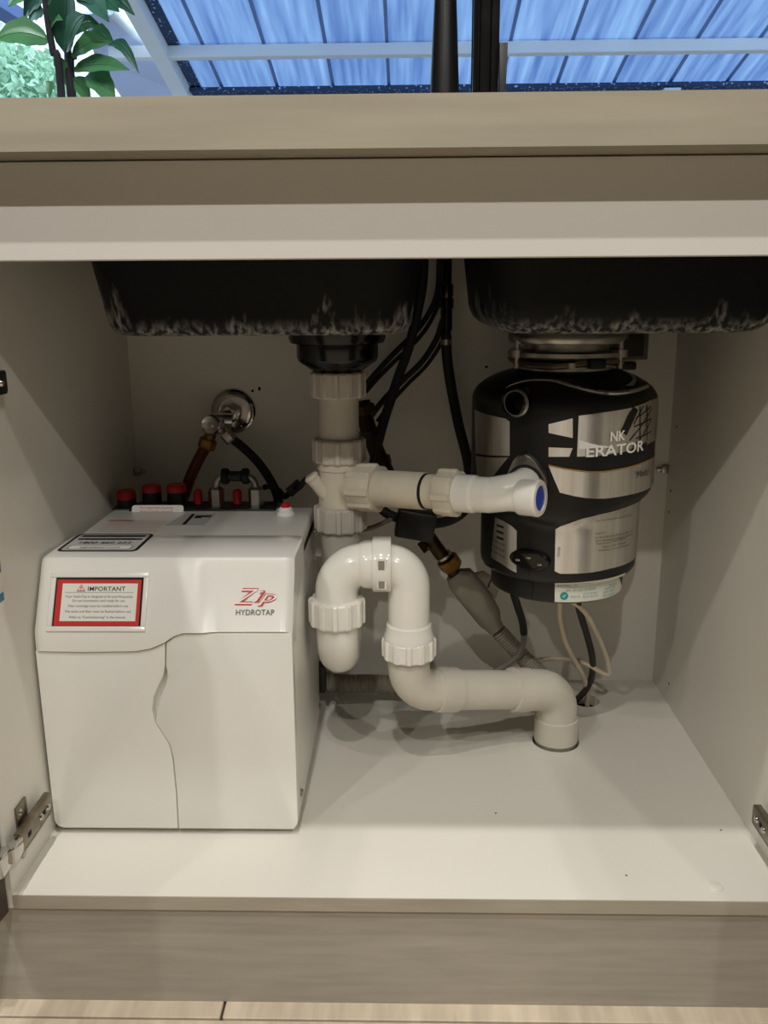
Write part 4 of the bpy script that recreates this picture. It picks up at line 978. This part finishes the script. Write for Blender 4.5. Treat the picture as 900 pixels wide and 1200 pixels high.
# sloping white screen wall beyond the roof edge, on the left
b = bmesh.new(); ys = 5.2
q = [at(u, v, y=y) for u, v, y in [(98, 18, 3.6), (128, 12, 3.6), (212, 92, 5.4), (224, 112, 5.4), (224, 160, 5.4), (98, 160, 4.6)]]
scn = thing('slanted_awning', 'pale lavender slanted awning sheet left of the patio roof', 'awning', at(224, 160, y=5.4))
vs = [b.verts.new(p) for p in q[:4]]+[b.verts.new(at(150, 125, y=4.9)), b.verts.new(at(112, 70, y=4.1))]
f = b.faces.new(vs); g = bmesh.ops.extrude_face_region(b, geom=[f]); bmesh.ops.translate(b, verts=[e for e in g['geom'] if isinstance(e, bmesh.types.BMVert)], vec=(0, .05, .03))
mat('awning_sheet', (196, 208, 240), .6, noise=.08, scale=3, stretch=(1, 1, 1))
obj('sheet', b, 'awning_sheet', scn, smooth=False)
pa_, pb2 = at(128, 12, y=3.6), at(220, 100, y=5.4)
obj('edge_pole', cyl(pa_, pb2, .02), 'white_paint', scn)
obj('post', cyl(Vector((pb2.x, pb2.y, -.35)), pb2, .03), 'white_paint', scn)
bl = thing('patio_beam', 'dark blue painted patio beam end at the upper left of the window', 'beam', at(0, 4, y=3.0))
obj('beam', cyl(at(-60, -30, y=3.0), at(28, 26, y=3.2), .045, seg=4), 'rib_blue', bl); pe = at(-60, -30, y=3.0)
obj('post', cyl(Vector((pe.x, pe.y, -.35)), pe, .04, seg=8), 'white_paint', bl)
# potted shrub just outside the glass
PY = .98
pot0 = at(75, 111, y=PY)
plant = thing('potted_shrub', 'broad-leaved green shrub in a pot outside the left end of the window', 'shrub', (pot0.x, PY, -.35))
obj('pot', place(lathe([(.10, 0), (.15, .30), (.165, .30), (.165, .34), (.14, .34), (.13, .30)], 32), (pot0.x, PY, -.35)), 'terracotta', plant)
def px(u, v, dy=0): return at(u, v, y=PY+dy)
base = Vector((pot0.x, PY, -.05))
obj('stem', tube(catmull([base+Vector((-.01, 0, 0)), base+Vector((-.02, 0, .4)), px(72, 112), px(62, 60), px(54, 10), px(50, -40)]), lambda t: .009-.004*t, 12), 'bark', plant)
obj('stem', tube(catmull([base+Vector((.02, 0, 0)), base+Vector((.01, 0, .4)), px(83, 112, .02), px(80, 64, .02), px(76, 20, .02), px(70, -40, .02)]), lambda t: .009-.004*t, 12), 'bark', plant)
obj('stem', tube(catmull([base+Vector((.03, 0, .3)), base+Vector((.02, 0, .6)), px(86, 100, .03), px(88, 66, .03)]), .004, 10), 'bark', plant)
def leaf(b_, t_, wd, m='leaf', droop=.012, tw=0):
    """leaf from base pixel to tip pixel (u, v, dy), wd = half width in metres"""
    P, Q = px(*b_), px(*t_); ax_ = Q-P; L = ax_.length; ax_.normalize()
    sd_ = ax_.cross(Vector((0, -1, .25))).normalized(); sd_ = Matrix.Rotation(tw, 3, ax_) @ sd_; nn = sd_.cross(ax_)
    b = bmesh.new(); n = 12; rows = []
    for i in range(n+1):
        f_ = i/n; wv = wd*(math.sin(PI*min(1, f_**.8))**.8)*(1+.08*math.sin(f_*19)) if 0 < f_ < 1 else .0008
        c_ = P+ax_*(L*f_)+Vector((0, 0, -droop*math.sin(PI*f_)*-1))
        rows.append([b.verts.new(c_+sd_*(wv*s_)+nn*(abs(s_)*wv*.28)) for s_ in (-1, -.5, 0, .5, 1)])
    for a, c in zip(rows, rows[1:]):
        for j in range(4): b.faces.new((a[j], c[j], c[j+1], a[j+1]))
    g = bmesh.ops.extrude_face_region(b, geom=b.faces[:]); bmesh.ops.translate(b, verts=[e for e in g['geom'] if isinstance(e, bmesh.types.BMVert)], vec=nn*.0007)
    lf = obj('leaf', b, m, plant, angle=80)
    obj('midrib', tube([P+ax_*(L*k/6)+Vector((0, 0, droop*math.sin(PI*k/6)))+nn*.001 for k in range(7)], .0011, 6), m, lf)
leaf((58, 48), (-6, 46, -.03), .026, 'leaf'); leaf((52, 14), (34, 26, .02), .022, 'leaf_dark'); leaf((54, -6), (28, 22, .03), .022, 'leaf_dark')
leaf((76, 62, .02), (80, -22, -.06), .030, 'leaf_dark'); leaf((78, 60, .0), (100, 18, -.08), .022, 'leaf_dark')
leaf((80, -22), (140, 14, -.05), .034, 'leaf_dark'); leaf((100, -18), (158, 18, -.03), .018, 'leaf_dark'); leaf((90, -10), (128, 26, -.07), .022, 'leaf_dark')
leaf((84, 66, .02), (132, 50, -.03), .020, 'leaf'); leaf((106, 38, .0), (134, 52, .03), .012, 'leaf'); leaf((128, 52, -.02), (163, 86, -.04), .011, 'leaf_dark', .02)
leaf((86, 82, .03), (152, 82, -.04), .017, 'leaf', .01); leaf((104, 86, .03), (136, 124, .0), .024, 'leaf'); leaf((66, 66, .0), (80, 104, .03), .012, 'leaf')
leaf((50, -10, .03), (10, 8, .0), .020, 'leaf'); leaf((86, 40, .02), (118, 30, .02), .016, 'leaf'); leaf((78, 40, .02), (62, 2, -.02), .018, 'leaf')
leaf((60, 34, 0), (74, 24, -.02), .009, 'leaf'); leaf((84, 92, .02), (106, 122, .04), .016, 'leaf'); leaf((54, 4), (96, -14, -.02), .02, 'leaf_dark'); leaf((62, 96, .04), (58, 118, .03), .008, 'leaf')
# tree further off in the garden
def tree(u, v, y, R_, label, seed):
    rnd = random.Random(seed); c = at(u, v, y=y)
    t = thing('garden_tree', label, 'tree', (c.x, y, -.35), 'garden trees')
    obj('trunk', tube([Vector((c.x, y, -.35)), Vector((c.x+.05, y, c.z*.5)), Vector((c.x, y, c.z))], lambda f_: .12-.06*f_, 12), 'bark', t)
    b = bmesh.new()
    for k in range(9000):
        d_ = Vector((rnd.gauss(0, 1), rnd.gauss(0, 1), rnd.gauss(0, 1))).normalized()*R_*rnd.uniform(.45, 1)
        p = c+Vector((d_.x, d_.y, d_.z*.8)); a1 = Vector((rnd.uniform(-1, 1), rnd.uniform(-1, 1), rnd.uniform(-1, 1))).normalized(); a2 = a1.orthogonal().normalized(); s_ = rnd.uniform(.03, .06)
        b.faces.new([b.verts.new(p+a1*s_), b.verts.new(p+a2*s_*.5), b.verts.new(p-a1*s_), b.verts.new(p-a2*s_*.5)])
    obj('crown', b, 'leaf_far', t, smooth=False, kind='stuff')
tree(10, 130, 9, .85, 'pale green sunlit garden tree behind the potted shrub', 3)
tree(-120, 80, 11, 1.5, 'larger garden tree beyond the left edge of the window', 5)
